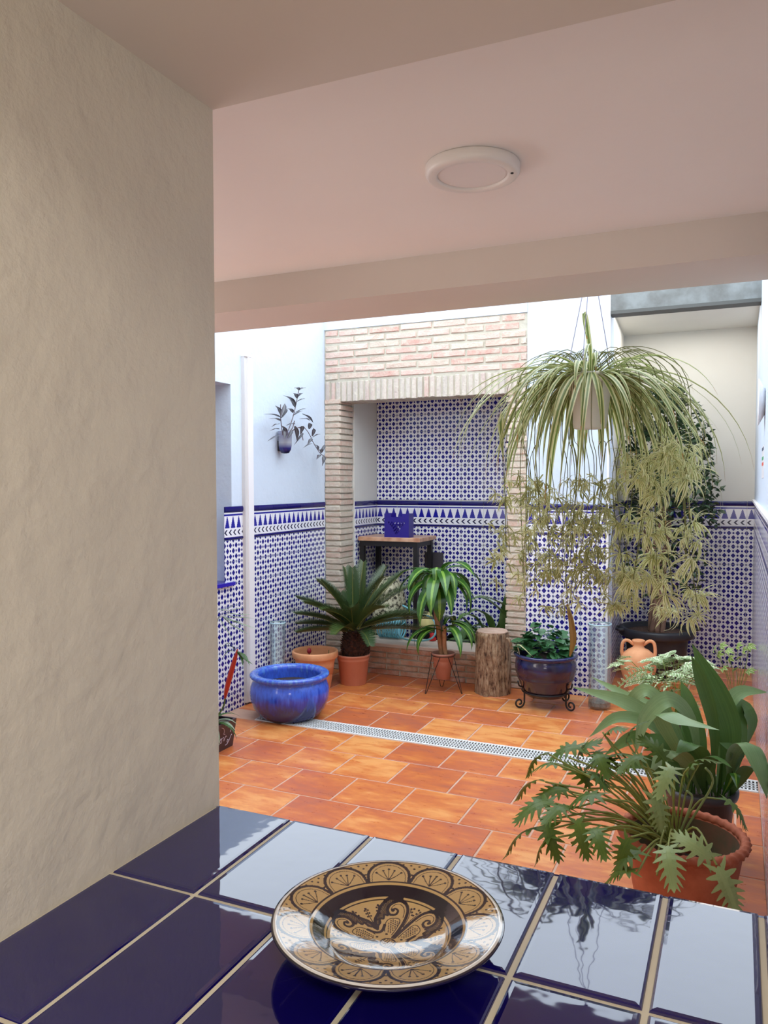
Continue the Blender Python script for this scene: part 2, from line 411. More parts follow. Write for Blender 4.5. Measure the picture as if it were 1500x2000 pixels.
def bevel_box(w, d, h, b):
    """chamfered slab, lying with its face up (+z), origin at centre of its base"""
    m = MB(); x, y = w / 2, d / 2
    vs = [(-x, -y, 0), (x, -y, 0), (x, y, 0), (-x, y, 0), (-x, -y, h - b), (x, -y, h - b), (x, y, h - b), (-x, y, h - b),
          (-x + b, -y + b, h), (x - b, -y + b, h), (x - b, y - b, h), (-x + b, y - b, h)]
    fs = [(3, 2, 1, 0)] + [(i, (i + 1) % 4, 4 + (i + 1) % 4, 4 + i) for i in range(4)] + \
         [(4 + i, 4 + (i + 1) % 4, 8 + (i + 1) % 4, 8 + i) for i in range(4)] + [(8, 9, 10, 11)]
    return m.add(vs, fs)
def P(px, py, Y):
    d = CR * ((px - 750) / FPX) - CU * ((py - 1000) / FPX) + CF
    return EYE + d * (Y / d.y)
def spline(pts, n=10):
    pts = [Vector(p) for p in pts]
    if len(pts) == 2: return [pts[0].lerp(pts[1], i / (n - 1)) for i in range(n)]
    q = [pts[0] * 2 - pts[1]] + pts + [pts[-1] * 2 - pts[-2]]; out = []
    segs = len(pts) - 1
    for i in range(n):
        t = i / (n - 1) * segs; k = min(int(t), segs - 1); t -= k
        a, b, c, d = q[k:k + 4]
        out.append(0.5 * ((2 * b) + (c - a) * t + (2 * a - 5 * b + 4 * c - d) * t * t + (3 * b - a - 3 * c + d) * t ** 3))
    return out
def arc(base, az, el0, L, droop, n=9, p=1.3, sway=0.0):
    """a blade that leaves base at elevation el0 and bends down by droop along its length"""
    q = Vector(base); out = [q.copy()]
    for i in range(1, n):
        t = i / (n - 1); e = el0 - droop * t ** p; a = az + sway * t
        q = q + Vector((math.cos(e) * math.cos(a), math.cos(e) * math.sin(a), math.sin(e))) * (L / (n - 1))
        out.append(q.copy())
    return out
def leafw(n, w, peak=0.45, base=0.15, tip=0.02):
    out = []
    for i in range(n):
        t = i / (n - 1)
        f = math.sin(PI * t ** (math.log(0.5) / math.log(peak))) if 0 < t < 1 else 0
        out.append(w * max(f, base * (1 - t) ** 2, tip))
    return out

# ------------------------------------------------------------------ setting
XL, XR, YB, YA = -3.22, 0.125, 5.93, 7.35       # left wall, right wall, brick facade, alcove back
WZ = 3.02
# floor with its tiles
fl = struct('floor', MB().box(-3.5, 0.6, 1.16, 7.6, -0.12, 0.001), M_fgrout)
PX, PY = 0.3385, 0.325
edges = [4.425 - PY * k for k in range(0, 8)]
rows = [(edges[i + 1], edges[i], i % 2) for i in range(7)] + [(4.61, 4.962, 0), (4.962, 5.288, 1), (5.288, 5.613, 0), (5.613, 5.938, 1),
        (5.938, 6.263, 0), (6.263, 6.588, 1), (6.588, 6.913, 0), (6.913, 7.238, 1), (7.238, 7.36, 0)]
tcache = {}
for (y0, y1, par) in rows:
    x = (-0.162 if par == 0 else 0.007) - PX * 10
    while x < XR:
        a, b = max(x, XL), min(x + PX, XR)
        if b - a > 0.02 and not (y0 > 5.93 and b < -1.0) and y1 > 1.3:
            b = min(b, XR)
            k = (round(b - a, 3), round(y1 - y0, 3))
            if k not in tcache: tcache[k] = bevel_box(k[0] - 0.011, k[1] - 0.011, 0.01, 0.002).mesh('tile', M_floor)
            o = link('tile', tcache[k], fl, ((a + b) / 2, (y0 + y1) / 2, -0.006 + ru(-0.0004, 0.0004)))
        x += PX

# tiled dadoes ---------------------------------------------------
tmesh = {}
def wall_tile(kind, w, h, u0, v0, mat):
    """tile standing up: x along the wall, z up, face towards -y; UV origin given"""
    k = (kind, round(w, 3), round(h, 3), round(u0, 3), round(v0, 3))
    if k in tmesh: return tmesh[k]
    g = 0.0013; b = 0.0010; d = 0.003; x0, x1, z0, z1 = g, w - g, g, h - g
    vs = [(x0, 0, z0), (x1, 0, z0), (x1, 0, z1), (x0, 0, z1), (x0, -d + b, z0), (x1, -d + b, z0), (x1, -d + b, z1), (x0, -d + b, z1),
          (x0 + b, -d, z0 + b), (x1 - b, -d, z0 + b), (x1 - b, -d, z1 - b), (x0 + b, -d, z1 - b)]
    fs = [(i, (i + 1) % 4, 4 + (i + 1) % 4, 4 + i) for i in range(4)] + [(4 + i, 4 + (i + 1) % 4, 8 + (i + 1) % 4, 8 + i) for i in range(4)] + [(8, 9, 10, 11)]
    m = MB().add(vs, fs, [(p[0] + u0, p[2] + v0) for p in vs])
    if kind == 'border':      # raised moulded cap and bottom band
        for za, zb, dd in ((0.193, h - g, 0.011), (g, 0.018, 0.008)):
            r = (zb - za) / 2; zc = (za + zb) / 2; n = 6; vv = []; uu = []
            for xx in (x0, x1):
                for i in range(n + 1):
                    th = PI * i / n; vv.append((xx, -d - (dd - d) * math.sin(th), zc - r * math.cos(th))); uu.append((xx + u0, zc + v0))
            m.add(vv, [(i, i + n + 1, i + n + 2, i + 1) for i in range(n)] + [tuple(range(n + 1)), tuple(range(2 * n + 1, n, -1))], uu)
    tmesh[k] = m.mesh('tile', mat); return tmesh[k]
TW, TH = 0.206, 0.154
def dado(parent, origin, ang, length, first=0.0, z0=0.0, rows_=None, border_z=1.2, holes=None, upper=None):
    """tiles laid along direction ang from origin; first = width of the first cut tile (0: whole)"""
    ca, sa = math.cos(ang), math.sin(ang); cuts = [0.0]
    x = first if first else TW
    while x < length - 0.004: cuts.append(x); x += TW
    cuts.append(length)
    for i in range(len(cuts) - 1):
        a, b = cuts[i], cuts[i + 1]; w = b - a
        if w < 0.012: continue
        u0 = -TW / 2 if not (i == 0 and first) else TW / 2 - w
        def put(kind, z, h, v0, mat, uu=u0):
            me = wall_tile(kind, w, h, uu, v0, mat)
            link('tile', me, parent, (origin[0] + ca * a, origin[1] + sa * a, z), (0, 0, ang))
        z = border_z
        top = []
        while z > z0 + 0.01:
            h = min(TH, z - z0)
            if not (holes and holes(a, b, z - h, z)): put('azulejo', z - h, h, TH / 2 - h, M_azul)
            z -= TH
        if not (holes and holes(a, b, border_z, border_z + 0.2)): put('border', border_z, 0.235, 0.0, M_border)
        if upper:
            z = border_z + 0.24
            while z < upper - 0.01:
                h = min(TH, upper - z); put('azulejo', z, h, -TH / 2, M_azul); z += TH

# left wall with a recessed window
WY0, WY1, WZ0, WZ1 = 3.5, 4.575, 0.905, 2.281
wl = MB()
wl.box(-3.5, XL, 1.16, WY0, 0, WZ).box(-3.5, XL, WY1, 6.2, 0, WZ).box(-3.5, XL, WY0, WY1, 0, WZ0).box(-3.5, XL, WY0, WY1, WZ1, WZ)
wall_left = struct('wall_left', wl, M_white)
win = struct('window_1', MB().box(-3.47, -3.46, WY0, WY1, WZ0, WZ1), M_glasswin)
wf = MB(); wf.box(-3.46, -3.42, WY0, WY0 + .05, WZ0, WZ1).box(-3.46, -3.42, WY1 - .05, WY1, WZ0, WZ1).box(-3.46, -3.42, WY0 + .05, WY1 - .05, WZ0, WZ0 + .05).box(-3.46, -3.42, WY0 + .05, WY1 - .05, WZ1 - .05, WZ1).box(-3.46, -3.425, 4.02, 4.06, WZ0 + .05, WZ1 - .05)
part('window_frame', wf, M_pipe, win)
part('window_sill', MB().box(-3.42, XL + 0.025, WY0, WY1 + 0.004, WZ0 - 0.02, WZ0 + 0.004), M_sill, win)
def hole_left(a, b, za, zb):
    return (1.9 + b) <= WY1 + 0.02 and (1.9 + a) > WY0 - 0.25 and zb > WZ0 + 0.03
# tiles on the left wall run from y=4.17 (in view) to the corner
NL = 13
y_start = 5.925 - NL * TW
def hole_left(a, b, za, zb):
    ya, yb = y_start + a, y_start + b
    return yb <= WY1 + 0.03 and ya > WY0 - 0.3 and zb > WZ0 + 0.02
dado(wall_left, (XL, y_start, 0), PI / 2, NL * TW, 0, 0, holes=hole_left)
# make the tile row beside the window flush with its edge
pipe = thing('wall_conduit', 'tall white plastic conduit running up the tiled wall beside the window recess', 'conduit', (XL, 4.77, 0))
part('pipe', MB().box(XL + 0.0, XL + 0.035, 4.735, 4.80, 0.02, 2.49), M_pipe, pipe)
part('conduit_edge', MB().box(XL + 0.0, XL + 0.028, 4.703, 4.735, 0.02, 2.5), simple('grey_white_plastic', C(212, 208, 206), 0.5), pipe)
part('cap', MB().box(XL, XL + 0.038, 4.70, 4.803, 2.49, 2.512), M_pipe, pipe)

# facade: plaster strip, brick panel, pillars, lintel
wb = MB()
wb.box(XL - .02, -1.47, YB, 6.18, 2.885, WZ).box(-1.472, -0.87, YB, 6.18, 0, WZ)
wall_back = struct('wall_back', wb, M_white)
mort = MB().box(XL + .001, -1.472, YB + 0.012, 6.18, 2.282, 2.885).box(XL + .001, -3.084, YB + 0.012, 6.165, 0, 2.282).box(-1.618, -1.472, YB + 0.012, 6.175, 0, 2.282)
mo = part('mortar', mort, M_mortar, wall_back)
def brick(w, d, h, parent, loc, mat, rot=None, wob=0.0035):
    """rough brick, origin at centre of base"""
    x, y = w / 2, d / 2; b = 0.005
    def j(): return ru(-wob, wob)
    vs = [(-x, -y + b, 0), (x, -y + b, 0), (x, y, 0), (-x, y, 0), (-x, -y + b, h), (x, -y + b, h), (x, y, h), (-x, y, h)]
    n = 4; fr = []
    for zz in (b * .7, h - b * .7):
        for i in range(n + 1):
            fr.append((-x + b + (w - 2 * b) * i / n + j() * .5, -y + j() * .7, zz + j() * .8))
    vs += fr
    fs = [(4, 7, 6, 5), (0, 1, 2, 3), (1, 5, 6, 2), (3, 7, 4, 0), (2, 6, 7, 3)]
    B = 8; T = 8 + n + 1
    fs += [(B + i, B + i + 1, T + i + 1, T + i) for i in range(n)]
    fs += [(0,) + tuple(B + i for i in range(n + 1)) + (1,), (5,) + tuple(T + i for i in range(n, -1, -1)) + (4,), (0, 4, T, B), (1, B + n, T + n, 5)]
    fs[-4] = tuple(reversed(fs[-4])); fs[-3] = tuple(reversed(fs[-3]))
    return link('brick', MB().add(vs, fs).mesh('brick', mat), parent, loc, rot)
# stretcher courses of the panel
cz = 2.462; k = 0; ch = 0.0605
while cz < 2.87:
    L = 0.281; x = XL + 0.012 - (0.0 if k % 2 else 0.15)
    while x < -1.48:
        a, b = max(x, XL + 0.012), min(x + L - 0.018, -1.485 + ru(-.012, .008))
        if b - a > 0.04: brick(b - a, 0.06, 0.042 + ru(-.002, .003), wall_back, ((a + b) / 2, YB + 0.032 + ru(-.003, .003), cz + 0.006 + ru(-.003, .003)), M_brick)
        x += L
    cz += ch; k += 1
# soldier course over the opening
x = XL + 0.012
while x < -1.50:
    wd = ru(0.036, 0.042)
    brick(wd, 0.235, 0.165, wall_back, (x + wd / 2, YB + 0.118 + ru(-.004, .004), 2.281 + ru(-.004, .004)), M_bricks)
    x += wd + 0.014
# pillars
for xa, xb, sgn in ((XL + 0.004, -3.07, 1), (-1.632, -1.478, -1)):
    z = 0.006
    while z < 2.27:
        e = ru(-0.006, 0.006)
        if sgn > 0: a, b = xa, xb + e
        else: a, b = xa + e, xb + ru(-.01, .012)
        brick(b - a, 0.24, 0.036 + ru(-.002, .003), wall_back, ((a + b) / 2, YB + 0.12 + ru(-.004, .004), z), M_brickp)
        z += 0.0502
# niche behind the opening
YN = 6.65
wn = MB().box(-3.26, -3.06, 6.18, YN + .1, 0, 2.6).box(-3.06, -1.45, YN, YN + .1, 0, 2.6).box(-1.50, -1.30, 6.18, YN, 0, 2.6)
wall_niche = struct('wall_niche', wn, M_alcove)
struct('ceiling_niche', MB().box(-3.26, -1.3, 6.18, YN + .1, 2.42, 2.55), M_alcove)
struct('floor_niche', MB().box(-3.06, -1.50, 5.95, YN, 0.0, 0.06), M_fgrout)
dado(wall_niche, (-3.06, YN, 0), 0, 1.56, 0.205, 0.06, upper=2.42)
dado(wall_niche, (-3.06, 6.185, 0), PI / 2, YN - 6.185 - .008, 0.06, 0.06)
# low parapet
low = struct('wall_low', MB().box(-3.07, -1.632, YB + 0.012, 6.22, 0, 0.235), M_mortar)
for k in range(5):
    L = 0.285; x = -3.07 - (0.14 if k % 2 else 0.02)
    while x < -1.64:
        a, b = max(x, -3.066), min(x + L - 0.014, -1.636)
        if b - a > 0.03: brick(b - a, 0.06, 0.038 + ru(-.002, .002), low, ((a + b) / 2, YB + 0.03 + ru(-.003, .002), 0.004 + k * 0.0475), M_brickd, wob=0.003)
        x += L
link('coping', bevel_box(1.432, 0.31, 0.028, 0.006).mesh('coping', M_coping), low, (-2.351, YB + 0.158, 0.2345))

# tiles on the short plastered wall between pillar and alcove
dado(wall_back, (-1.472, YB, 0), 0, 0.597, 0.0, 0.0)
struct('trim_1', MB().box(-0.878, -0.862, YB - 0.012, YB + 0.006, 0, WZ), simple('corner_bead', C(236, 234, 234), 0.5))
# alcove
wa = MB(); wa.box(-1.02, 0.3, YA, YA + .12, 0, WZ)
vs = [(-0.87, YB + .006, 0), (-0.95, YA, 0), (-1.07, YA, 0), (-1.0, YB + .02, 0)]
wa.add(vs + [(a, b, WZ) for a, b, c in vs], [(0, 1, 5, 4), (1, 2, 6, 5), (2, 3, 7, 6), (3, 0, 4, 7), (4, 5, 6, 7), (3, 2, 1, 0)])
wall_alc = struct('wall_alcove', wa, M_alcove)
struct('ceiling_alcove', MB().box(-1.05, 0.3, YB + .12, YA + .1, 2.90, WZ), M_alcove)
al_ang = math.atan2(YA - YB, -0.08)
dado(wall_alc, (-0.945, YA, 0), 0, 1.07, 0.19, 0.0)
# side of the alcove, faces +x
L_ = math.hypot(YA - YB, 0.08)
dado(wall_alc, (-0.868, YB + .012, 0), al_ang, L_ - .02, 0, 0.0)
# grey timber across the alcove
bm_ = MB().box(-0.868, 0.3, YB, YB + .13, 2.822, 2.965)
tb_ = part('timber_beam', bm_, M_wood, None, (-0.3, YB + .06, 2.82))
part('lower_strip', MB().box(-0.868, 0.3, YB - .006, YB + .13, 2.812, 2.836), simple('dark_beam_strip', C(86, 86, 82), .7), tb_)  # darker strip along the beam's lower edge
tag(tb_, 'weathered grey timber beam spanning the top of the alcove', 'beam')

# right wall
wr = MB().box(XR, 0.45, 1.16, YA + .1, 0, WZ)
wall_right = struct('wall_right', wr, M_white)
dado(wall_right, (XR, 7.34, 0), -PI / 2, 5.6, 0, 0.0)
struct('trim_2', MB().box(XR - 0.02, XR, 1.7, 7.3, 1.435, 1.452), M_pipe)

# gallery ceiling, beam, upper storey
ZC = 2.31
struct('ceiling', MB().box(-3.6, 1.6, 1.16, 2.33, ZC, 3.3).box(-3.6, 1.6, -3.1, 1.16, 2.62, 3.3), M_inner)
struct('wall_beam', MB().box(-3.6, 1.6, 2.33, 2.63, 2.20, 3.3), M_shaded)
# hatch wall (thick) with the opening the photograph looks through
hx0, hx1, hz0, hz1 = -0.849, 0.30, 1.02, 2.252
hw = MB()
hw.box(-3.6, hx0, 0.1, 1.16, 0, 2.62).box(hx1, 1.7, 0.1, 1.16, 0, 2.62).box(hx0, hx1, 0.1, 1.16, hz1 + .03, 2.62).box(hx0, hx1, 0.1, 1.16, 0, 0.99)
wall_near = struct('wall_near', hw, M_reveal)
struct('ceiling_hatch', MB().box(hx0, hx1, 0.1, 1.16, hz1, hz1 + .03), M_shaded)
# room behind
struct('wall_room', MB().box(-2.1, -2.0, -3.0, 0.1, 0, 2.62).box(2.0, 2.1, -3.0, 0.1, 0, 2.62).box(-2.1, 2.1, -3.1, -3.0, 0, 2.62), M_reveal)
struct('floor_room', MB().box(-2.1, 2.1, -3.1, 0.1, -0.12, 0.0), M_reveal)

# counter: grout bed plus tiles
ct = thing('tiled_counter', 'glossy cobalt blue tiled counter of the serving hatch, pale grout lines', 'counter', (-0.4, 0.7, 0.99))
part('grout_bed', MB().box(hx0, hx1, 0.1, 1.152, 0.99, 1.0168), M_grout, ct)
xs = [hx0, -0.6935, -0.5420, -0.3895, -0.2385, -0.0855, 0.036, 0.15, 0.30]
ys = [1.158, 0.8865, 0.5905, 0.294, 0.1]
cc = {}
for i in range(len(xs) - 1):
    for j in range(len(ys) - 1):
        w_, d_ = xs[i + 1] - xs[i], ys[j] - ys[j + 1]
        k = (round(w_, 4), round(d_, 4))
        if k not in cc:
            g = 0.0035; x, y = w_ / 2 - g, d_ / 2 - g; h = 0.012; m = MB(); prof = [(0, 0), (0, 0.0085), (0.0012, 0.0108), (0.0035, 0.0119), (0.008, 0.0122)]
            vs = []
            for ins, z in prof: vs += [(-x + ins, -y + ins, z), (x - ins, -y + ins, z), (x - ins, y - ins, z), (-x + ins, y - ins, z)]
            fs = [(q * 4 + a, q * 4 + (a + 1) % 4, q * 4 + 4 + (a + 1) % 4, q * 4 + 4 + a) for q in range(4) for a in range(4)] + [(16, 17, 18, 19)]
            cc[k] = m.add(vs, fs).mesh('tile', M_counter)
        o = link('tile', cc[k], ct, ((xs[i] + xs[i + 1]) / 2, (ys[j] + ys[j + 1]) / 2, 1.0083))
        o.rotation_euler = (ru(-.0012, .0012), ru(-.0015, .0015), 0)
part('front_edge', MB().box(hx0, hx1, 1.150, 1.1545, 0.93, 1.017), M_counter, ct)

# ------------------------------------------------------------------ ceiling lamp
lc = (-0.555, 1.722, ZC)
lamp = thing('ceiling_lamp', 'round flat white ceiling lamp, switched off', 'lamp', lc)
part('ring', MB().lathe([(0.104, 0), (0.106, -0.003), (0.106, -0.018), (0.102, -0.024), (0.096, -0.026), (0.082, -0.026), (0.079, -0.024), (0.078, -0.019), (0.078, -0.012)], 72, lc), M_lamp, lamp, smooth=True)
part('diffuser', MB().lathe([(0.0781, -0.012), (0.0779, -0.0195), (0.074, -0.0215), (0.0, -0.0215)], 72, lc), M_lampd, lamp, smooth=False)
part('sensor', MB().lathe([(0.0035, -0.026), (0.0035, -0.0275), (0, -0.0275)], 12, (lc[0] + .088, lc[1] + .012, lc[2])), M_dark, lamp)

# ------------------------------------------------------------------ floor drain
dr = thing('floor_drain', 'long white slotted drain channel set across the terracotta floor', 'drain', (-1.4, 4.518, 0))
part('channel', MB().box(-2.95, XR - .01, 4.437, 4.60, -0.003, 0.001), M_drainh, dr)
sx = -2.95; dm = MB()
dm.box(-2.95, XR - .01, 4.432, 4.450, 0.0, 0.006).box(-2.95, XR - .01, 4.585, 4.603, 0.0, 0.006)
part('frame', dm, M_drain, dr)
g = MB(); x = sx
for yy in (4.482, 4.5155, 4.549): g.box(sx, XR - .012, yy - .004, yy + .004, 0.001, 0.0055)
part('grate_bar', g, M_drain, dr)
cross = MB().box(-0.0042, 0.0042, 4.45 - 4.5175, 4.585 - 4.5175, 0.001, 0.0055).mesh('slat', M_drain)
n = 0
while x < XR - 0.02:
    if n < 250: link('slat', cross, dr, (x, 4.5175, 0))
    x += 0.0185; n += 1

# ------------------------------------------------------------------ pots
def pot_wall(prof_out, thick=0.012, floor_z=0.02):
    inner = [(max(r - thick, 0.002), z) for r, z in prof_out if z > floor_z]
    return prof_out + list(reversed(inner)) + [(0.001, floor_z)]
def soil_disc(r, z, c, parent, name='soil', mat=None):
    prof = [(r, z - 0.012), (r * 0.98, z), (r * 0.6, z + 0.006), (r * .3, z + .004), (0.0, z + 0.006)]
    return part(name, MB().lathe(prof, 28, c, fn=lambda t, z, r: 1), mat or M_soil, parent, smooth=True)

# big blue bowl pot
c = (-2.775, 4.60, 0)
t = thing('glazed_bowl_planter', 'wide glossy cobalt blue ceramic pot, empty but for soil, beside the drain', 'planter', c)
prof = [(0.15, 0), (0.175, 0.004), (0.21, 0.03), (0.246, 0.08), (0.266, 0.135), (0.27, 0.18), (0.264, 0.22), (0.252, 0.25), (0.244, 0.262), (0.246, 0.272),
        (0.262, 0.28), (0.27, 0.29), (0.27, 0.302), (0.262, 0.31), (0.25, 0.312), (0.222, 0.31), (0.212, 0.302), (0.205, 0.28), (0.215, 0.24), (0.225, 0.2)]
part('bowl', MB().lathe(prof[:-1] + [(0.21, 0.2), (0.2, 0.1), (0.001, 0.08)], 64, c), M_bluepot, t, smooth=True)
soil_disc(0.207, 0.222, c, t)

# pale clay pot behind the blue bowl
c = (-2.99, 5.34, 0)
t = thing('clay_planter', 'light orange clay pot standing behind the big blue bowl, one dark red bud', 'planter', c)
prof = [(0.115, 0), (0.12, 0.01), (0.15, 0.2), (0.158, 0.235), (0.172, 0.24), (0.178, 0.25), (0.18, 0.285), (0.174, 0.296), (0.164, 0.294), (0.158, 0.28), (0.152, 0.23), (0.14, 0.12), (0.001, 0.1)]
part('pot', MB().lathe(prof, 56, c), M_clay, t, smooth=True)
soil_disc(0.14, 0.17, c, t)
part('stem', MB().tube([(c[0] - .02, c[1] - .05, 0.17), (c[0] - .022, c[1] - .055, 0.285)], 0.003).tube([(c[0] + .1, c[1] + .03, 0.17), (c[0] + .105, c[1] + .03, .3)], 0.003), M_stem, t)
part('bud', MB().lathe([(0.001, 0), (0.014, 0.01), (0.018, 0.025), (0.012, 0.042), (0.001, 0.052)], 12, (c[0] - .022, c[1] - .055, .272)), simple('dark_red_bud', C(140, 26, 40), 0.5), t, smooth=True)
lv = MB().ribbon(arc((c[0] - .05, c[1] - .06, .17), 3.6, 0.9, 0.09, 1.2, 6), leafw(6, 0.015)).ribbon(arc((c[0] - .05, c[1] - .06, .17), 2.6, 0.8, 0.08, 1.2, 6), leafw(6, 0.013))
part('leaf', lv, M_glossy, t)

# sago palm
c = (-2.775, 5.575, 0)
t = thing('sago_palm', 'spiky dark green sago palm with shaggy brown trunk in a terracotta coloured pot', 'potted palm', c)
prof = [(0.098, 0), (0.104, 0.006), (0.122, 0.19), (0.126, 0.193), (0.128, 0.205), (0.128, 0.222), (0.133, 0.225), (0.134, 0.236), (0.131, 0.242), (0.123, 0.241), (0.119, 0.22), (0.118, 0.19), (0.001, 0.18)]
part('pot', MB().lathe(prof, 48, c), M_terra, t, smooth=True)
soil_disc(0.117, 0.21, c, t)
tr = MB(); tc = Vector((c[0] + .02, c[1], 0.2))
tr.lathe([(0.07, 0), (0.095, 0.03), (0.104, 0.08), (0.102, 0.13), (0.09, 0.18), (0.06, 0.22), (0.001, 0.24)], 24, tc)
for i in range(230):
    z = 0.01 + 0.21 * (i / 230); a = i * 2.39996; r = 0.1 * (1 - ((z - 0.09) / 0.2) ** 2 * .5)
    b = tc + Vector((r * math.cos(a), r * math.sin(a), z)); o = Vector((math.cos(a), math.sin(a), 0.9)).normalized()
    s_ = Vector((-math.sin(a), math.cos(a), 0)) * 0.011
    u_ = Vector((0, 0, 1)) * 0.012
    tip_ = b + o * ru(0.018, 0.034)
    tr.add([b - s_, b + s_, b - u_, b + u_, tip_ - s_ * .5, tip_ + s_ * .5], [(0, 2, 1), (0, 2, 4), (2, 5, 4), (2, 1, 5), (1, 3, 5), (3, 4, 5), (3, 0, 4)])
part('trunk', tr, M_trunk, t)
def frond(base, az, el, L, droop, sway=0.0, parent=None):
    sp_ = arc(base, az, el, L, droop, 14, 1.2, sway); m = MB(); m.tube(sp_, [0.005 - 0.0035 * i / 13 for i in range(14)], 4)
    nl = 42; lf = MB()
    for i in range(nl):
        tt = 0.1 + 0.88 * i / (nl - 1); q = tt * 13; k = min(int(q), 12); p = sp_[k].lerp(sp_[k + 1], q - k)
        T = (sp_[k + 1] - sp_[k]).normalized(); S = T.cross(Vector((0, 0, 1)))
        S = S.normalized() if S.length > .1 else Vector((-math.sin(az), math.cos(az), 0)); N = S.cross(T)
        ln = 0.118 * math.sin(PI * (0.12 + 0.80 * tt)) ** 0.7
        for sg in (-1, 1):
            d = (T * 0.75 + S * sg * 0.72 + N * 0.42).normalized()
            e = p + d * ln; w_ = 0.0062; mid = p + d * ln * .5 - Vector((0, 0, 0.003))
            wv = T * w_
            lf.add([p - wv * .6, p + wv * .6, mid + wv, mid - wv, e], [(0, 1, 2, 3), (3, 2, 4)], [(-.5, tt), (.5, tt), (.5, tt), (-.5, tt), (0, tt)])
    o = part('frond', lf, M_sago, parent); part('rachis', m, M_sagor, o, org=WP[parent.name])
    return o
top = tc + Vector((0, 0, 0.225))
# camera-right and camera-towards directions expressed as azimuths
A0 = math.atan2(CR.y, CR.x)
specs = []
for az, el, L, dr_ in [(199, 32, .50, .3), (197, 20, .47, .3), (200, 10, .46, .25), (190, 45, .52, .3), (205, 42, .5, .4), (150, 58, .50, .25), (125, 75, .52, .2), (95, 84, .50, .1),
                       (70, 78, .56, .2), (50, 66, .60, .25), (35, 56, .62, .28), (20, 44, .60, .35), (10, 28, .58, .45), (0, 12, .62, .3), (-10, 30, .56, .5), (355, 18, .66, .35),
                       (230, 50, .42, .6), (270, 62, .40, .7), (310, 52, .44, .6), (250, 30, .40, .7), (290, 25, .36, .8), (60, 40, .5, .4), (110, 45, .5, .4), (140, 35, .46, .4), (215, 70, .5, .3), (330, 68, .54, .3), (195, 64, .52, .3), (5, 62, .58, .3)]:
    frond(top + Vector((ru(-.02, .02), ru(-.02, .02), ru(-.02, .01))), A0 + math.radians(az + ru(-4, 4)), math.radians(el + ru(-3, 3)), L * 1.02, dr_ * 1.25, ru(-.15, .15), t)

# dracaena in hairpin stand
c = (-2.03, 5.61, 0)
t = thing('dracaena_plant', 'corn plant with drooping lime striped leaves on two canes in a small rose pot', 'potted plant', (c[0], c[1], 0.125))
prof = [(0.04, 0.105), (0.05, 0.108), (0.082, 0.29), (0.088, 0.293), (0.089, 0.306), (0.083, 0.307), (0.078, 0.285), (0.07, 0.2), (0.001, 0.19)]
part('pot', MB().lathe(prof, 40, c), M_rose, t, smooth=True)
soil_disc(0.077, 0.272, c, t)
st = thing('hairpin_stand', 'black wire hairpin plant stand holding the corn plant pot', 'plant stand', (c[0], c[1], 0))
sm = MB(); sm.tube([(c[0] + .0915 * math.cos(a), c[1] + .0915 * math.sin(a), .288) for a in [2 * PI * i / 40 for i in range(41)]], 0.0028, 5)
part('ring', sm, M_black, st)
for a in (A0 - 0.55 - PI / 2 + 1.1, A0 + PI - 0.35, A0 + PI / 2 + 0.1, A0 - 0.0):
    pass
for a in (A0 - PI * .12, A0 - PI * .88, A0 + PI / 2):
    r1, r2 = 0.0915, 0.145; pts = []
    for da, r, z in ((-.85, r1, .288), (-.06, r2, .012), (-.03, r2 + .004, .004), (.03, r2 + .004, .004), (.06, r2, .012), (.85, r1, .288)):
        pts.append((c[0] + r * math.cos(a + da), c[1] + r * math.sin(a + da), z))
    part('leg', MB().tube(pts, 0.0028, 5), M_black, st)
cane_top = P(857, 1122, c[1]); cane2 = P(868, 1222, c[1] - .02)
part('cane', MB().tube(spline([(c[0] - .01, c[1] + .01, .26), P(858, 1240, c[1] + .01), P(852, 1190, c[1]), cane_top], 12), 0.021, 10), M_cane, t, smooth=True)
part('cane', MB().tube(spline([(c[0] + .03, c[1] - .01, .26), P(868, 1260, c[1] - .02), cane2], 10), 0.017, 10), M_cane, t, smooth=True)
def blade(parent, pts, wmax, mat, fold=0.3, name='leaf', n=12, peak=0.42, **kw):
    m = MB().ribbon(spline(pts, n), leafw(n, wmax, peak), fold, **kw); return part(name, m, mat, parent, smooth=True)
for i in range(24):
    a = i * 2.39996 + 0.3; el = math.radians(ru(15, 75)); L = ru(0.36, 0.50)
    b = cane_top + Vector((0, 0, -0.13 * (1 - i / 24) + .02))
    pts = arc(b, a, el, L, ru(2.0, 2.7), 12, 0.95)
    part('leaf', MB().ribbon(pts, leafw(12, ru(.040, .054), 0.48, 0.3), 0.22), M_drac, t, smooth=True)
for i in range(9):
    a = A0 + ru(-1.3, 1.3) if i % 3 else A0 + PI + ru(-.6, .6); el = math.radians(ru(15, 60)); L = ru(0.32, 0.44)
    pts = arc(cane2 + Vector((0, 0, ru(-.05, .02))), a, el, L, ru(2.1, 2.8), 12, 1.2)
    part('leaf', MB().ribbon(pts, leafw(12, ru(.034, .043), 0.45, 0.35), 0.22), M_drac, t, smooth=True)
for q in ([(845, 1120), (838, 1128), (832, 1160), (838, 1190)], [(862, 1130), (854, 1112), (852, 1118), (851, 1170)], [(862, 1135), (872, 1120), (886, 1130), (890, 1175)]):
    blade(t, [P(x, y, c[1] - 0.04 - 0.05 * k) for k, (x, y) in enumerate(q)], 0.040, M_drac, side=CR)

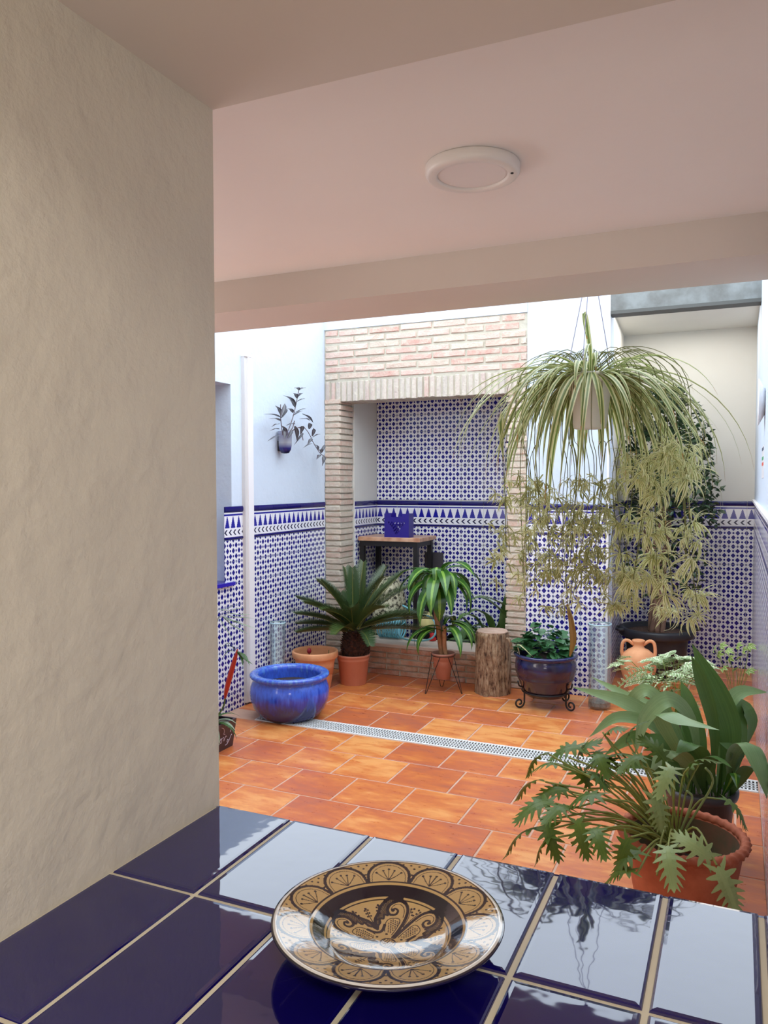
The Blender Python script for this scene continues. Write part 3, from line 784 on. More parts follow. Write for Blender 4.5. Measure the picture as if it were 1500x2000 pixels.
# log
c = (-1.685, 5.755, 0)
t = thing('log_stool', 'upright cut tree trunk with rough bark standing before the low brick wall', 'log', c)
def barkfn(th, z, r):
    p = Vector((math.cos(th) * 2.2, math.sin(th) * 2.2, z * 3)); q = Vector((math.cos(th) * 9, math.sin(th) * 9, z * 5))
    kn = math.exp(-(((th - (A0 - 1.9) % (2 * PI)) ** 2) / 0.06 + ((z - 0.31) ** 2) / 0.0012))
    return 1 + 0.08 * mnoise.noise(p) + 0.07 * mnoise.noise(q) + 0.10 * kn
zz = [i / 26 * 0.47 for i in range(27)]
bk = MB().lathe([(0.128 + 0.006 * (1 - z / .47) - (0.006 if 0.465 < z else 0), z) for z in zz] + [(0.118, .474)], 90, c, fn=barkfn)
part('bark', bk, M_bark, t)
tm = MB().lathe([(0.1215, 0.46), (0.1205, 0.476), (0.06, 0.478), (0.0, 0.4785)], 60, (0, 0, 0), fn=lambda th, z, r: barkfn(th, 0.47, r)); 
o = part('cut_face', tm, M_logtop, None, (0, 0, 0)); o.parent = t; o.location = (0, 0, 0)
part('twig', MB().tube(spline([(c[0] + .12, c[1] - .04, .43), (c[0] + .15, c[1] - .06, .42), (c[0] + .16, c[1] - .05, .36)], 6), .012, 6), M_bark, t)

# dark blue pot on scrolled iron stand
c = (-1.235, 5.55, 0)
st = thing('scroll_iron_stand', 'black wrought iron plant stand with scrolled feet under the dark blue pot', 'plant stand', c)
part('ring', MB().tube([(c[0] + .165 * math.cos(a), c[1] + .165 * math.sin(a), .115) for a in [2 * PI * i / 40 for i in range(41)]], 0.006, 6), M_black, st)
for a in (A0 - 0.75, A0 - PI + .28, A0 + PI / 2 + .25, A0 + .55):
    pts = []
    e = Vector((math.cos(a), math.sin(a), 0)); cc_ = Vector(c)
    pts += [cc_ + e * .215 + Vector((0, 0, .20)), cc_ + e * .205 + Vector((0, 0, .165)), cc_ + e * .175 + Vector((0, 0, .15)), cc_ + e * .165 + Vector((0, 0, .115)), cc_ + e * .165 + Vector((0, 0, .05))]
    for k in range(15):
        th = PI + k / 14 * 2 * PI * 1.25; r = .038 * (1 - k / 14 * .72)
        pts.append(cc_ + e * (.165 + .038 + r * math.cos(th)) + Vector((0, 0, .044 + r * math.sin(th))))
    part('leg', MB().tube(spline(pts, 44), 0.0065, 6), M_black, st, smooth=True)
t = thing('dark_glazed_planter', 'dark navy glazed pot with glossy green plant, raised on the iron stand', 'potted plant', (c[0], c[1], .09))
prof = [(0.12, 0.085), (0.135, 0.085), (0.145, 0.10), (0.165, 0.13), (0.196, 0.205), (0.205, 0.22), (0.2, 0.228), (0.212, 0.25), (0.216, 0.29), (0.212, 0.335), (0.203, 0.352), (0.204, 0.358), (0.222, 0.364), (0.226, 0.376), (0.222, 0.386), (0.208, 0.388), (0.192, 0.384), (0.186, 0.36), (0.19, 0.3), (0.001, 0.29)]
part('pot', MB().lathe(prof, 60, c), M_darkpot, t, smooth=True)
soil_disc(0.186, 0.345, c, t)
def ovate(L, W, lob=0, n=8, cup=0.15):
    m = MB(); pts = [Vector((L * i / (n - 1), 0, cup * L * math.sin(PI * i / (n - 1)) * .6)) for i in range(n)]
    ws = [W * (math.sin(PI * min(1, (i / (n - 1)) ** .8)) * (1 + (0.35 if lob and i % 2 else 0)) + .03) for i in range(n)]
    return m.ribbon(pts, ws, 0.2)
gl = [ovate(.07, .028, 1).mesh('leaf', M_glossy, smooth=True), ovate(.055, .024, 0).mesh('leaf', M_glossy, smooth=True), ovate(.085, .034, 1).mesh('leaf', M_glossy, smooth=True)]
for i in range(170):
    a = rnd() * 2 * PI; r = math.sqrt(rnd()) * .17; z = .375 + .225 * (1 - (r / .2) ** 2) * ru(.2, 1.0)
    link('leaf', gl[i % 3], t, (c[0] - .02 + r * math.cos(a), c[1] + r * math.sin(a), z), (ru(-.5, .5), ru(-.3, .7), a + ru(-.8, .8)))
blade(t, [(c[0] - .15, c[1] - .12, .35), (c[0] - .16, c[1] - .14, .46), P(1048, 1290, c[1] - .18)], .011, M_spiderp, n=8)

# botijo
c = (-0.655, 6.02, 0)
t = thing('clay_water_jug', 'round bellied orange clay water jug with two loop handles at the alcove edge', 'jug', c)
prof = [(0.058, 0), (0.062, 0.004), (0.066, 0.05), (0.082, 0.1), (0.108, 0.16), (0.126, 0.22), (0.131, 0.265), (0.125, 0.305), (0.105, 0.34), (0.074, 0.366), (0.045, 0.38), (0.036, 0.392), (0.036, 0.41), (0.044, 0.425), (0.046, 0.436), (0.038, 0.44), (0.03, 0.425), (0.026, 0.4), (0.001, 0.39)]
part('body', MB().lathe(prof, 56, c), M_clay, t, smooth=True)
hd = Vector((math.cos(A0 - .25), math.sin(A0 - .25), 0))
for sg in (-1, 1):
    B0 = Vector(c)
    pts = [B0 + hd * sg * .03 + Vector((0, 0, .40)), B0 + hd * sg * .075 + Vector((0, 0, .432)), B0 + hd * sg * .108 + Vector((0, 0, .418)), B0 + hd * sg * .118 + Vector((0, 0, .36)), B0 + hd * sg * .112 + Vector((0, 0, .315))]
    part('handle', MB().tube(spline(pts, 16), 0.0125, 8), M_clay, t, smooth=True)

# glass cylinders
def vase(c, r, h, label):
    t = thing('cylinder_vase', label, 'vase', c)
    part('body', MB().lathe([(r, 0.0), (r, 0.012), (r, h), (r - .0015, h + .002), (r - .004, h), (r - .004, 0.014), (0.001, .012)], 40, c), M_vase, t, smooth=True)
    part('rim', MB().lathe([(r + .0005, h - .008), (r + .003, h - .004), (r + .001, h + .003), (r - .004, h + .002)], 40, c, cap=False), simple('vase_rim_glass', C(176, 206, 214), 0.1), t, smooth=True)
    return t
vase((-3.135, 5.03, 0.003), 0.058, 0.55, 'tall slim clear glass cylinder standing between tiled wall and clay pot')
v = vase((-0.875, 5.655, 0.003), 0.078, 0.60, 'wide clear glass cylinder on grey pebble base beside the navy pot')
part('base', MB().lathe([(0.07, 0.0), (0.076, 0.01), (0.074, 0.035), (0.05, 0.045), (0.001, 0.047)], 32, (-0.875, 5.655, .018)), noisecol('grey_gravel', C(150, 142, 132), C(104, 98, 90), 60, .8), v)

# ficus in big black pot in the alcove
c = (-0.60, 6.82, 0)
t = thing('weeping_fig', 'tall dark green weeping fig with braided trunk in a wide black pot', 'potted tree', c)
prof = [(0.2, 0), (0.21, 0.006), (0.245, 0.30), (0.25, 0.33), (0.29, 0.335), (0.298, 0.345), (0.3, 0.385), (0.296, 0.398), (0.288, 0.402), (0.262, 0.402), (0.255, 0.385), (0.24, 0.33), (0.001, 0.32)]
part('pot', MB().lathe(prof, 56, c), M_blackp, t, smooth=True)
for a in (A0, A0 + PI):
    e = Vector((math.cos(a), math.sin(a), 0)); s_ = Vector((-math.sin(a), math.cos(a), 0))
    pts = [Vector(c) + e * .29 + s_ * .07 + Vector((0, 0, .392)), Vector(c) + e * .335 + s_ * .05 + Vector((0, 0, .395)), Vector(c) + e * .335 - s_ * .05 + Vector((0, 0, .395)), Vector(c) + e * .29 - s_ * .07 + Vector((0, 0, .392))]
    part('handle', MB().tube(spline(pts, 10), .014, 6), M_blackp, t, smooth=True)
soil_disc(0.25, 0.365, c, t, mat=noisecol('bark_chips', C(120, 92, 74), C(60, 46, 40), 70, .9, .5))
for k in range(5):
    a0 = k * 2 * PI / 5; pts = []
    for i in range(14):
        z = .35 + i / 13 * (0.85 + .1 * k); a = a0 + i * .22; r = .042 + .018 * math.sin(i * .55 + k) + (.004 * i if i > 7 else 0)
        pts.append((c[0] + .0 + r * math.cos(a), c[1] - .02 + r * math.sin(a), z))
    part('trunk', MB().tube(spline(pts, 28), [0.023 - .010 * i / 27 for i in range(28)], 8), M_ficusb, t, smooth=True)
for k in range(14):
    a = ru(0, 2 * PI); z0 = ru(.75, 1.5); e = Vector((math.cos(a), math.sin(a), ru(-.1, .8)))
    p0 = Vector((c[0], c[1], z0)); part('branch', MB().tube(spline([p0, p0 + e * .12 + Vector((0, 0, .02)), p0 + e * ru(.2, .3)], 8), [.007 - .0006 * i for i in range(8)], 5), M_ficusb, t)
fo = MB(); ov = ovate(.055, .017, 0, 4, .1)
def scatter(mb, tmpl, p, rot, s):
    R_ = rot
    mb.add([Vector(p) + R_ @ (Vector(v) * s) for v in tmpl.v], tmpl.f, tmpl.uv)
def rrot(a=None, tilt=0.8):
    return Matrix.Rotation(ru(0, 2 * PI) if a is None else a, 3, 'Z') @ Matrix.Rotation(ru(-tilt, tilt * 1.3), 3, 'Y') @ Matrix.Rotation(ru(-.8, .8), 3, 'X')
cnt = 0
while cnt < 3400:
    z = ru(0.62, 2.36); u = (z - .62) / 1.74
    rx = (0.20 + 0.22 * math.sin(PI * min(1, .12 + u * .9)) ** .8)
    if z < 1.25: rx *= 0.85
    a = ru(0, 2 * PI); r = math.sqrt(rnd()) * rx
    x, y = c[0] + 0.06 + r * math.cos(a) * 1.0, c[1] + r * math.sin(a) * .9
    if z > 2.25 and r > .16: continue
    if not (-0.86 < x < 0.08 and y < 7.27): continue
    dens = 1.0 if z > 1.3 else 0.22 + (0.16 if x > c[0] + .08 else -0.12)
    if mnoise.noise(Vector((x * 7, y * 7, z * 5))) < (-0.12 if z > 1.3 else -.05): continue
    if rnd() > dens: continue
    scatter(fo, ov, (x, y, z), rrot(), ru(.7, 1.15)); cnt += 1
part('foliage', fo, M_ficus, t, kind='stuff')

# ------------------------------------------------------------------ spider plant
hook = Vector((-0.515, 3.04, 2.46)); pc = Vector((-0.515, 3.04, 1.80))
t = thing('spider_plant', 'large variegated spider plant with long runners, hung in a white pot from strings', 'hanging plant', pc)
prof = [(0.055, 0), (0.06, 0.004), (0.082, 0.19), (0.088, 0.192), (0.089, 0.205), (0.082, 0.206), (0.078, 0.18), (0.001, 0.175)]
part('pot', MB().lathe(prof, 40, pc), M_potw, t, smooth=True)
soil_disc(0.078, 0.193, pc, t)
for a in (A0 + PI - .25, A0 + .18, A0 - PI / 2 - .6):
    q = pc + Vector((.088 * math.cos(a), .088 * math.sin(a), .2))
    part('string', MB().tube([q, hook], 0.0016, 5), M_cable, t)
bk = thing('plant_bracket', 'iron wall bracket above the beam edge from which the spider plant hangs', 'bracket', (hook.x, 2.63, 2.47))
part('arm', MB().box(hook.x - .008, hook.x + .008, 2.63, 3.07, 2.475, 2.49), M_black, bk)
part('hook', MB().tube([hook + Vector((0, 0, .015)), hook + Vector((.012, 0, .004)), hook + Vector((0, 0, -.006)), hook + Vector((-.008, 0, .002))], .003, 5), M_black, bk)
# twisted dry sheath standing among the strings
part('old_stalk', MB().ribbon(spline([P(1158, 735, 3.03), P(1153, 690, 3.02), P(1147, 640, 3.02), P(1142, 612, 3.02), P(1139, 618, 3.01), P(1141, 640, 3.0), P(1147, 662, 3.0)], 16), [.004, .006, .008, .009, .010, .010, .010, .009, .008, .006, .004, .003, .002, .002, .002, .002], .4, side=CR), M_spider, t)
cr = pc + Vector((0, 0, .20))
nb = 0
for i in range(250):
    a = i * 2.39996 * 7; k = i / 250
    pp = ru(.45, .95)
    tow = math.cos(a - (A0 - PI / 2 - .1))
    if tow > .60 and rnd() < .72: continue
    if i < 130: el = math.radians(ru(0, 40)); L = ru(.30, .76); dp = el + math.radians(ru(76, 92))
    elif i < 165: el = math.radians(ru(45, 80)); L = ru(.26, .46); dp = el + math.radians(ru(60, 92)); pp = ru(.7, 1.1)
    elif i < 195: el = math.radians(ru(0, 30)); L = ru(.34, .5); dp = el + math.radians(ru(40, 75)); pp = ru(.8, 1.2)
    else: el = math.radians(ru(-5, 30)); L = ru(.26, .46); dp = el + math.radians(ru(80, 92))
    b = cr + Vector((math.cos(a), math.sin(a), 0)) * ru(.02, .075)
    n = 13; pts = arc(b, a, el, L, dp, n, pp, ru(-.3, .3))
    part('blade', MB().ribbon(pts, leafw(n, ru(.0075, .0115), 0.35, 0.6, .05), ru(.15, .4), twist=ru(-.5, .5)), M_spider, t)
for q in ([(1150, 735), (1060, 745), (985, 800), (980, 860), (985, 905)], [(1150, 738), (1050, 765), (1010, 790), (985, 850), (958, 908)], [(1170, 735), (1250, 740), (1300, 775), (1345, 830), (1380, 872)],
          [(1160, 735), (1230, 750), (1290, 790), (1325, 850), (1335, 900)], [(1160, 738), (1240, 735), (1285, 765), (1310, 800), (1322, 835)], [(1150, 730), (1100, 700), (1060, 690)]):
    blade(t, [P(x, y, 3.02 - .05 * k) for k, (x, y) in enumerate(q)], .0125, M_spider, n=16, name='blade')
# plantlets: shared meshes
def plantlet_mesh(nl, L, mat, wv=.005):
    m = MB()
    for i in range(nl):
        a = i * 2.39996; el = math.radians(ru(-30, 65)); n = 6
        m.ribbon(arc((0, 0, 0), a, el, L * ru(.6, 1.1), ru(.9, 2.2), n, 1.1), leafw(n, wv, .4, .5, .06), .25)
    return m.mesh('plantlet', mat)
PLs = [plantlet_mesh(9, .060, M_spiderp, .0034) for _ in range(4)] + [plantlet_mesh(10, .060, M_spiderd, .0032) for _ in range(4)]
PLb = [plantlet_mesh(12, .105, M_spiderp, .0055) for _ in range(5)]
runs = MB(); npl = 0
def runner(x, dy, zend, parent, big):
    """arches from the crown over the rim and hangs down to zend"""
    global npl
    p0 = cr + Vector((ru(-.02, .02), ru(-.02, .02), 0)); q = Vector((x, pc.y + dy, 0))
    d = (q - Vector((p0.x, p0.y, 0)))
    pts = [p0, p0 + d * .45 + Vector((0, 0, .09)), Vector((p0.x, p0.y, 0)) + d * .9 + Vector((0, 0, cr.z + .0)), Vector((q.x, q.y, cr.z - .22)), Vector((q.x + ru(-.03, .03), q.y + ru(-.03, .03), (cr.z + zend) / 2)), Vector((q.x + ru(-.05, .05), q.y + ru(-.03, .03), zend))]
    s_ = spline(pts, 26); part('runner', MB().tube(s_, .0016, 4), M_stem, parent)
    return s_
for i in range(30):
    x = -0.83 + 0.42 * (i + .5) / 30 + ru(-.015, .015); ze = ru(1.12, 1.45)
    s_ = runner(x, ru(-.16, .16), ze, t, False)
    zs_ = [p for p in s_ if p.z < 1.62]
    for k in range(6):
        if npl > 285 or not zs_: break
        p = random.choice(zs_) if k else s_[-1]
        s2 = ru(.7, 1.15); link('plantlet', PLs[random.randrange(8)], t, p + Vector((ru(-.035, .035), ru(-.035, .035), ru(-.02, .02))), (ru(-.6, .6), ru(-.6, .6), ru(0, 6)), (s2, s2, s2)); npl += 1
for i in range(13):
    x = -0.40 + 0.27 * (i + .5) / 13 + ru(-.015, .015); ze = ru(1.12, 1.3)
    s_ = runner(x, ru(-.14, .14), ze, t, True)
    zs_ = [p for p in s_ if p.z < 1.72]
    for k in range(8):
        if npl > 295 or not zs_: break
        p = random.choice(zs_) if k else s_[-1]
        s2 = ru(.7, 1.15); link('plantlet', PLb[random.randrange(5)] if rnd() < .8 else PLs[random.randrange(4)], t, p + Vector((ru(-.03, .03), ru(-.03, .03), ru(-.02, .02))), (ru(-.5, .5), ru(-.5, .5), ru(0, 6)), (s2, s2, s2)); npl += 1
ex = MB()
PLt = []
for k in range(8):
    q_ = MB()
    for i in range(9):
        n = 5; q_.ribbon(arc((0, 0, 0), i * 2.39996, math.radians(ru(-30, 65)), .055 * ru(.6, 1.1), ru(.9, 2.2), n, 1.1), leafw(n, .0034, .4, .5, .06), .25)
    PLt.append(q_)
for i in range(150):
    p = Vector((ru(-.86, -.40), pc.y + ru(-.16, .16), ru(1.12, 1.62) if rnd() < .75 else ru(1.2, 1.45)))
    if mnoise.noise(p * 9) < -.1: continue
    scatter(ex, PLt[i % 8], p, rrot(None, .5), ru(.7, 1.15))
part('small_plantlets', ex, M_spiderd, t, kind='stuff')
s_ = runner(P(1112, 900, 3.0).x, -.04, .98, t, False)
part('dry_leaf', MB().ribbon(spline([P(1108, 1180, 3.0), P(1116, 1215, 3.0), P(1120, 1250, 3.0), P(1113, 1282, 3.0)], 8), [.004, .008, .01, .011, .012, .012, .008, .003], .3, side=CR), M_dryleaf, t)

# ------------------------------------------------------------------ wall pot with purple leaved plant
c = P(557, 886, 5.2); 
# solve on the left wall
d = (c - EYE).normalized(); c = EYE + d * ((XL + 0.06) / d.x)
t = thing('wall_pot_plant', 'purple leaved trailing plant in a blue glass pot fixed to the white wall', 'wall plant', c)
prof = [(0.012, 0), (0.03, 0.004), (0.045, 0.03), (0.05, 0.06), (0.052, 0.15), (0.056, 0.17), (0.05, 0.17), (0.046, 0.15), (0.001, 0.145)]
part('pot', MB().lathe(prof, 28, c), M_wallpot, t, smooth=True)
part('bracket', MB().box(XL, c.x - .03, c.y - .012, c.y + .012, c.z + .02, c.z + .10), M_black, t)
YW = c.y
def wp(px, py, off=0.0):
    d = (P(px, py, 5.2) - EYE).normalized(); return EYE + d * ((c.x + off) / d.x)
stems = [[(560, 850), (572, 815), (578, 790), (584, 760)], [(552, 850), (548, 815), (548, 790)], [(560, 848), (590, 832), (605, 850), (612, 865), (625, 885), (632, 890)], [(560, 850), (585, 835), (592, 860)], [(555, 850), (570, 838), (575, 822)]]
sm = MB()
for s0 in stems: sm.tube(spline([wp(x, y, .02) for x, y in s0], 10), .003, 5)
part('stem', sm, simple('purple_stem', C(88, 62, 66), .6), t)
for (x0, y0), (x1, y1) in [((584, 762), (596, 758)), ((584, 762), (574, 758)), ((582, 775), (589, 768)), ((580, 778), (572, 768)), ((578, 785), (596, 779)), ((578, 790), (553, 772)), ((576, 795), (566, 782)),
                           ((550, 812), (537, 792)), ((550, 812), (556, 788)), ((548, 815), (514, 809)), ((550, 816), (560, 798)), ((548, 822), (524, 818)), ((545, 828), (530, 834)), ((572, 806), (560, 798)), ((575, 806), (598, 798)),
                           ((590, 808), (612, 826)), ((585, 818), (606, 822)), ((572, 812), (592, 802)), ((575, 828), (558, 832)), ((590, 832), (586, 850)), ((576, 832), (580, 862)), ((592, 846), (574, 870)), ((548, 850), (522, 862)),
                           ((604, 838), (603, 826)), ((610, 852), (612, 836)), ((610, 854), (626, 848)), ((608, 856), (600, 870)), ((610, 866), (592, 875)), ((614, 868), (622, 880)), ((626, 886), (634, 868)), ((632, 890), (629, 911)), ((624, 888), (618, 898)), ((628, 884), (622, 878)), ((556, 855), (552, 838)), ((562, 856), (570, 840)), ((545, 838), (526, 842)), ((560, 850), (548, 830))]:
    a, b = wp(x0, y0, .02 + ru(0, .06)), wp(x1, y1, .02 + ru(0, .09)); m_ = (a + b) / 2 + Vector((0.01, 0, .012))
    part('leaf', MB().ribbon(spline([a, m_, b], 8), leafw(8, .017, .4, .3), .3), M_trad, t, smooth=True)

# ------------------------------------------------------------------ plum trough with bromeliad
cx0, cx1, cy0, cy1 = -2.96, -2.765, 3.45, 3.96
t = thing('plum_trough', 'dark plum rectangular planter with pale curly writing, red flower spike, by the tiled wall', 'planter', ((cx0 + cx1) / 2, (cy0 + cy1) / 2, 0))
b_ = MB(); e = .018
vs = [(cx0 + e, cy0 + e, 0), (cx1 - e, cy0 + e, 0), (cx1 - e, cy1 - e, 0), (cx0 + e, cy1 - e, 0), (cx0, cy0, .17), (cx1, cy0, .17), (cx1, cy1, .17), (cx0, cy1, .17),
      (cx0 + .012, cy0 + .012, .17), (cx1 - .012, cy0 + .012, .17), (cx1 - .012, cy1 - .012, .17), (cx0 + .012, cy1 - .012, .17)]
b_.add(vs, [(3, 2, 1, 0)] + [(i, (i + 1) % 4, 4 + (i + 1) % 4, 4 + i) for i in range(4)] + [(4 + i, 4 + (i + 1) % 4, 8 + (i + 1) % 4, 8 + i) for i in range(4)])
part('trough', b_, M_darkp, t)
part('soil', MB().box(cx0 + .012, cx1 - .012, cy0 + .012, cy1 - .012, .12, .155), M_soil, t)
def face(u, z):   # point on the +x face; u along -y from the far corner
    return Vector((cx1 - e * (1 - z / .17) + .0015, cy1 - .02 - u, z))
wr_ = MB()
for st_ in ([(.19, .05), (.17, .12), (.155, .1), (.16, .06), (.145, .055), (.135, .08), (.125, .085), (.12, .065), (.13, .055), (.14, .075), (.12, .08), (.1, .085), (.1, .06), (.09, .075), (.08, .088), (.072, .08)],
            [(.13, .15), (.11, .14), (.1, .12), (.105, .105), (.09, .1)], [(.08, .03), (.06, .035), (.05, .05), (.06, .06), (.065, .045), (.045, .05), (.03, .075), (.02, .08)], [(.09, .15), (.075, .158), (.06, .15), (.065, .135)], [(.05, .14), (.035, .12), (.04, .1)],
            [(.2, .13), (.215, .1), (.2, .05), (.19, .04)], [(.3, .05), (.28, .1), (.3, .12), (.31, .09), (.27, .07), (.25, .09), (.24, .06), (.22, .07)]):
    wr_.tube(spline([face(u, z) for u, z in st_], 30), .0018, 4)
part('writing', wr_, simple('pale_lettering', C(206, 190, 204), .6), t)
bc = Vector((-2.86, 3.78, .15))
for i in range(16):
    a = i * 2.39996; part('leaf', MB().ribbon(arc(bc + Vector((0, ru(-.1, .1), 0)), a, math.radians(ru(20, 65)), ru(.16, .26), ru(1.2, 2.0), 9), leafw(9, .014, .35, .6), .35), M_brom if i % 3 else M_bromd, t, smooth=True)
sp_ = spline([(bc.x, bc.y, .15), P(434, 1385, 3.84), P(443, 1345, 3.84), P(464, 1268, 3.84)], 16)
part('flower_stalk', MB().tube(sp_[:9], .005, 6), M_bromd, t)
part('flower_spike', MB().tube(sp_[8:], [.006, .011, .014, .016, .016, .015, .012, .004], 8), M_red, t, smooth=True)
for q in ([(462, 1272), (448, 1256), (430, 1266)], [(462, 1272), (478, 1280), (488, 1300)], [(462, 1272), (472, 1285), (475, 1302)], [(460, 1272), (445, 1272), (432, 1290)], [(462, 1272), (452, 1262), (434, 1262)], [(463, 1270), (480, 1288), (494, 1298)]):
    blade(t, [P(x, y, 3.84 - .03 * k) for k, (x, y) in enumerate(q)], .009, M_bromd, n=8)
t2 = t
for q in ([(420, 1205), (440, 1190), (462, 1180)], [(420, 1208), (450, 1192), (480, 1186)], [(425, 1210), (460, 1205), (496, 1208)], [(425, 1210), (460, 1215), (500, 1228)], [(425, 1210), (455, 1222), (484, 1238)], [(422, 1212), (440, 1226), (455, 1250)], [(425, 1208), (465, 1200), (490, 1200)], [(425, 1212), (450, 1212), (472, 1214)]):
    blade(t2, [P(415, 1330, 3.7)] + [P(x, y, 3.72 + .02 * k) for k, (x, y) in enumerate(q)], .011, M_brom, n=12, peak=.75)

# ------------------------------------------------------------------ niche contents
# high table
TX0, TX1, TY0, TY1, TZ = -3.035, -2.455, 6.20, 6.60, 1.125
t = thing('bar_table', 'tall square bar table with wooden top and black metal frame inside the brick niche', 'table', ((TX0 + TX1) / 2, (TY0 + TY1) / 2, .06))
tb = bevel_box(TX1 - TX0, TY1 - TY0, .034, .004)
o = link('tabletop', tb.mesh('tabletop', M_top), t, ((TX0 + TX1) / 2, (TY0 + TY1) / 2, TZ - .034))
for x in (TX0 + .03, TX1 - .045):
    for y in (TY0 + .03, TY1 - .04): part('leg', MB().box(x - .02, x + .02, y - .02, y + .02, .06, TZ - .036), M_black, t)
fr = MB().box(TX0 + .05, TX1 - .065, TY0 + .012, TY0 + .045, TZ - .08, TZ - .035).box(TX0 + .05, TX1 - .065, TY1 - .055, TY1 - .025, TZ - .08, TZ - .035).box(TX1 - .06, TX1 - .03, TY0 + .05, TY1 - .06, TZ - .08, TZ - .035).box(TX0 + .015, TX0 + .045, TY0 + .05, TY1 - .06, TZ - .08, TZ - .035)
part('frame', fr, M_black, t)
# pierced cobalt box
bx0, bx1, by0, by1, bh = -2.795, -2.565, 6.225, 6.33, .205
t = thing('napkin_box', 'small cobalt blue pierced napkin box standing on the wooden table', 'box', ((bx0 + bx1) / 2, (by0 + by1) / 2, TZ))
def pierced(y):
    m = MB(); nx, nz = 46, 38; W = bx1 - bx0; dx, dz = W / nx, bh / nz
    for i in range(nx):
        for k in range(nz):
            u = (i + .5) / nx - .5; v = (k + .5) / nz
            inside = v < .66 and v > .12 and abs(u) < (v - .10) * .62 + .02
            a = (u + v * .8) * 8; b = (u - v * .8) * 8
            hole = inside and (abs((a % 1) - .5) < .36) and (abs((b % 1) - .5) < .36)
            notch = v > .84 and abs(u + .0) < .22
            if hole or notch: continue
            m.box(bx0 + i * dx, bx0 + (i + 1) * dx, y, y + .004, TZ + k * dz, TZ + (k + 1) * dz)
    return m
part('front_panel', pierced(by0), M_box, t); part('back_panel', pierced(by1), M_box, t)
part('side_panel', MB().box(bx0, bx0 + .004, by0 + .004, by1, TZ, TZ + bh), M_box, t)
part('side_panel', MB().box(bx1 - .004, bx1, by0 + .004, by1, TZ, TZ + bh), M_box, t)
part('bottom_panel', MB().box(bx0 + .004, bx1 - .004, by0 + .004, by1, TZ + .0005, TZ + .004), M_box, t)
# cream mottled cloth bag
c = Vector((-2.84, 6.42, .065))
def lump(th, z, r): return 1 + .16 * mnoise.noise(Vector((math.cos(th) * 2, math.sin(th) * 2, z * 6))) + .05 * mnoise.noise(Vector((math.cos(th) * 8, math.sin(th) * 8, z * 14)))
t = part('mottled_bag', MB().lathe([(.02, 0), (.12, .01), (.145, .12), (.15, .3), (.14, .45), (.13, .56), (.11, .64), (.07, .69), (.0, .70)], 36, c, fn=lump), M_mottle, None, c, True)
tag(t, 'cream and black mottled cloth bag under the table behind the palm', 'bag')
part('stick', MB().tube([(-2.62, 6.38, .08), (-2.585, 6.30, .86)], .008, 6), M_pipe, None, (-2.62, 6.38, .08)); tag(COL.objects[-1], 'thin white broom stick leaning among the niche clutter', 'stick')
# dark board
o = part('folded_board', MB().box(-2.57, -2.40, 6.612, 6.636, .06, .97), simple('slate_board', C(66, 62, 68), .7), None, (-2.5, 6.62, .06)); tag(o, 'dark grey folded board standing against the niche tiles behind the corn plant', 'board')
# hose
c = Vector((-2.66, 6.10, .265))
t = thing('garden_hose', 'coiled aqua garden hose lying on the low brick wall', 'hose', c)
for k in range(9):
    x = -2.80 + k * .024; pts = [(x + ru(-.003, .003), 6.17 + .085 * math.cos(a), .262 + .008 + .085 + .085 * math.sin(a)) for a in [2 * PI * i / 24 for i in range(25)]]
    part('coil', MB().tube(pts, .0075, 6), M_hose, t, smooth=True)
lp = [P(x, y, 6.02 + o) for x, y, o in ((790, 1215, .12), (779, 1228, .03), (781, 1243, -.02), (800, 1250, -.04), (830, 1251, -.04), (848, 1242, -.03), (851, 1222, .03), (842, 1206, .1), (822, 1200, .16), (800, 1190, .2), (786, 1182, .2))]
part('loop', MB().tube(spline(lp, 40), .008, 6), M_hose, t, smooth=True)
o = part('yellow_cloth', MB().lathe([(.0, 0), (.07, .01), (.075, .06), (.06, .12), (.04, .15), (0, .16)], 20, (-2.48, 6.40, .312), fn=lump), M_cloth, None, (-2.48, 6.40, .312), True); tag(o, 'crumpled pale yellow cloth lying on the black bucket in the niche', 'cloth')
o = part('dark_bucket', MB().lathe([(.10, 0), (.12, .24), (.126, .25), (.118, .25), (.1, .05), (.001, .04)], 30, (-2.48, 6.40, .06)), M_blackp, None, (-2.48, 6.40, .06), True); tag(o, 'black plastic bucket on the niche floor behind the hose', 'bucket')
o = part('red_sprinkler', MB().lathe([(.0, 0), (.03, .004), (.034, .02), (.022, .035), (.026, .06), (.0, .07)], 16, (-2.335, 6.19, .264)), M_redp, None, (-2.335, 6.19, .264), True); tag(o, 'small red plastic hose fitting on the low brick wall', 'hose fitting')
# dark aspidistra in the niche
c = Vector((-1.80, 6.42, .06))
t = thing('cast_iron_plant', 'dark green broad leaved plant inside the niche behind the log', 'potted plant', c)
part('pot', MB().lathe([(.1, 0), (.13, .2), (.136, .21), (.126, .21), (.11, .05), (.001, .04)], 30, c), M_blackp, t, smooth=True)
soil_disc(.12, .18, c, t)
for q, m_, wv in ([[(960, 1240), (985, 1200), (940, 1165), (900, 1185)], M_aspid, .05], [[(975, 1240), (990, 1190), (965, 1170), (925, 1160)], M_aspi, .04], [[(980, 1250), (986, 1200), (988, 1155)], M_aspid, .04], [[(955, 1250), (930, 1205), (905, 1200), (885, 1225)], M_aspid, .045],
                  [[(950, 1250), (915, 1215), (890, 1195)], M_aspid, .045], [[(965, 1245), (955, 1205), (930, 1190), (905, 1205)], M_aspid, .05], [[(970, 1245), (945, 1220), (915, 1225)], M_aspid, .04], [[(950, 1250), (925, 1225), (900, 1240)], M_aspid, .04]):
    blade(t, [P(x, y, 6.42 - .08 * k) for k, (x, y) in enumerate(q)], wv, m_, n=12)
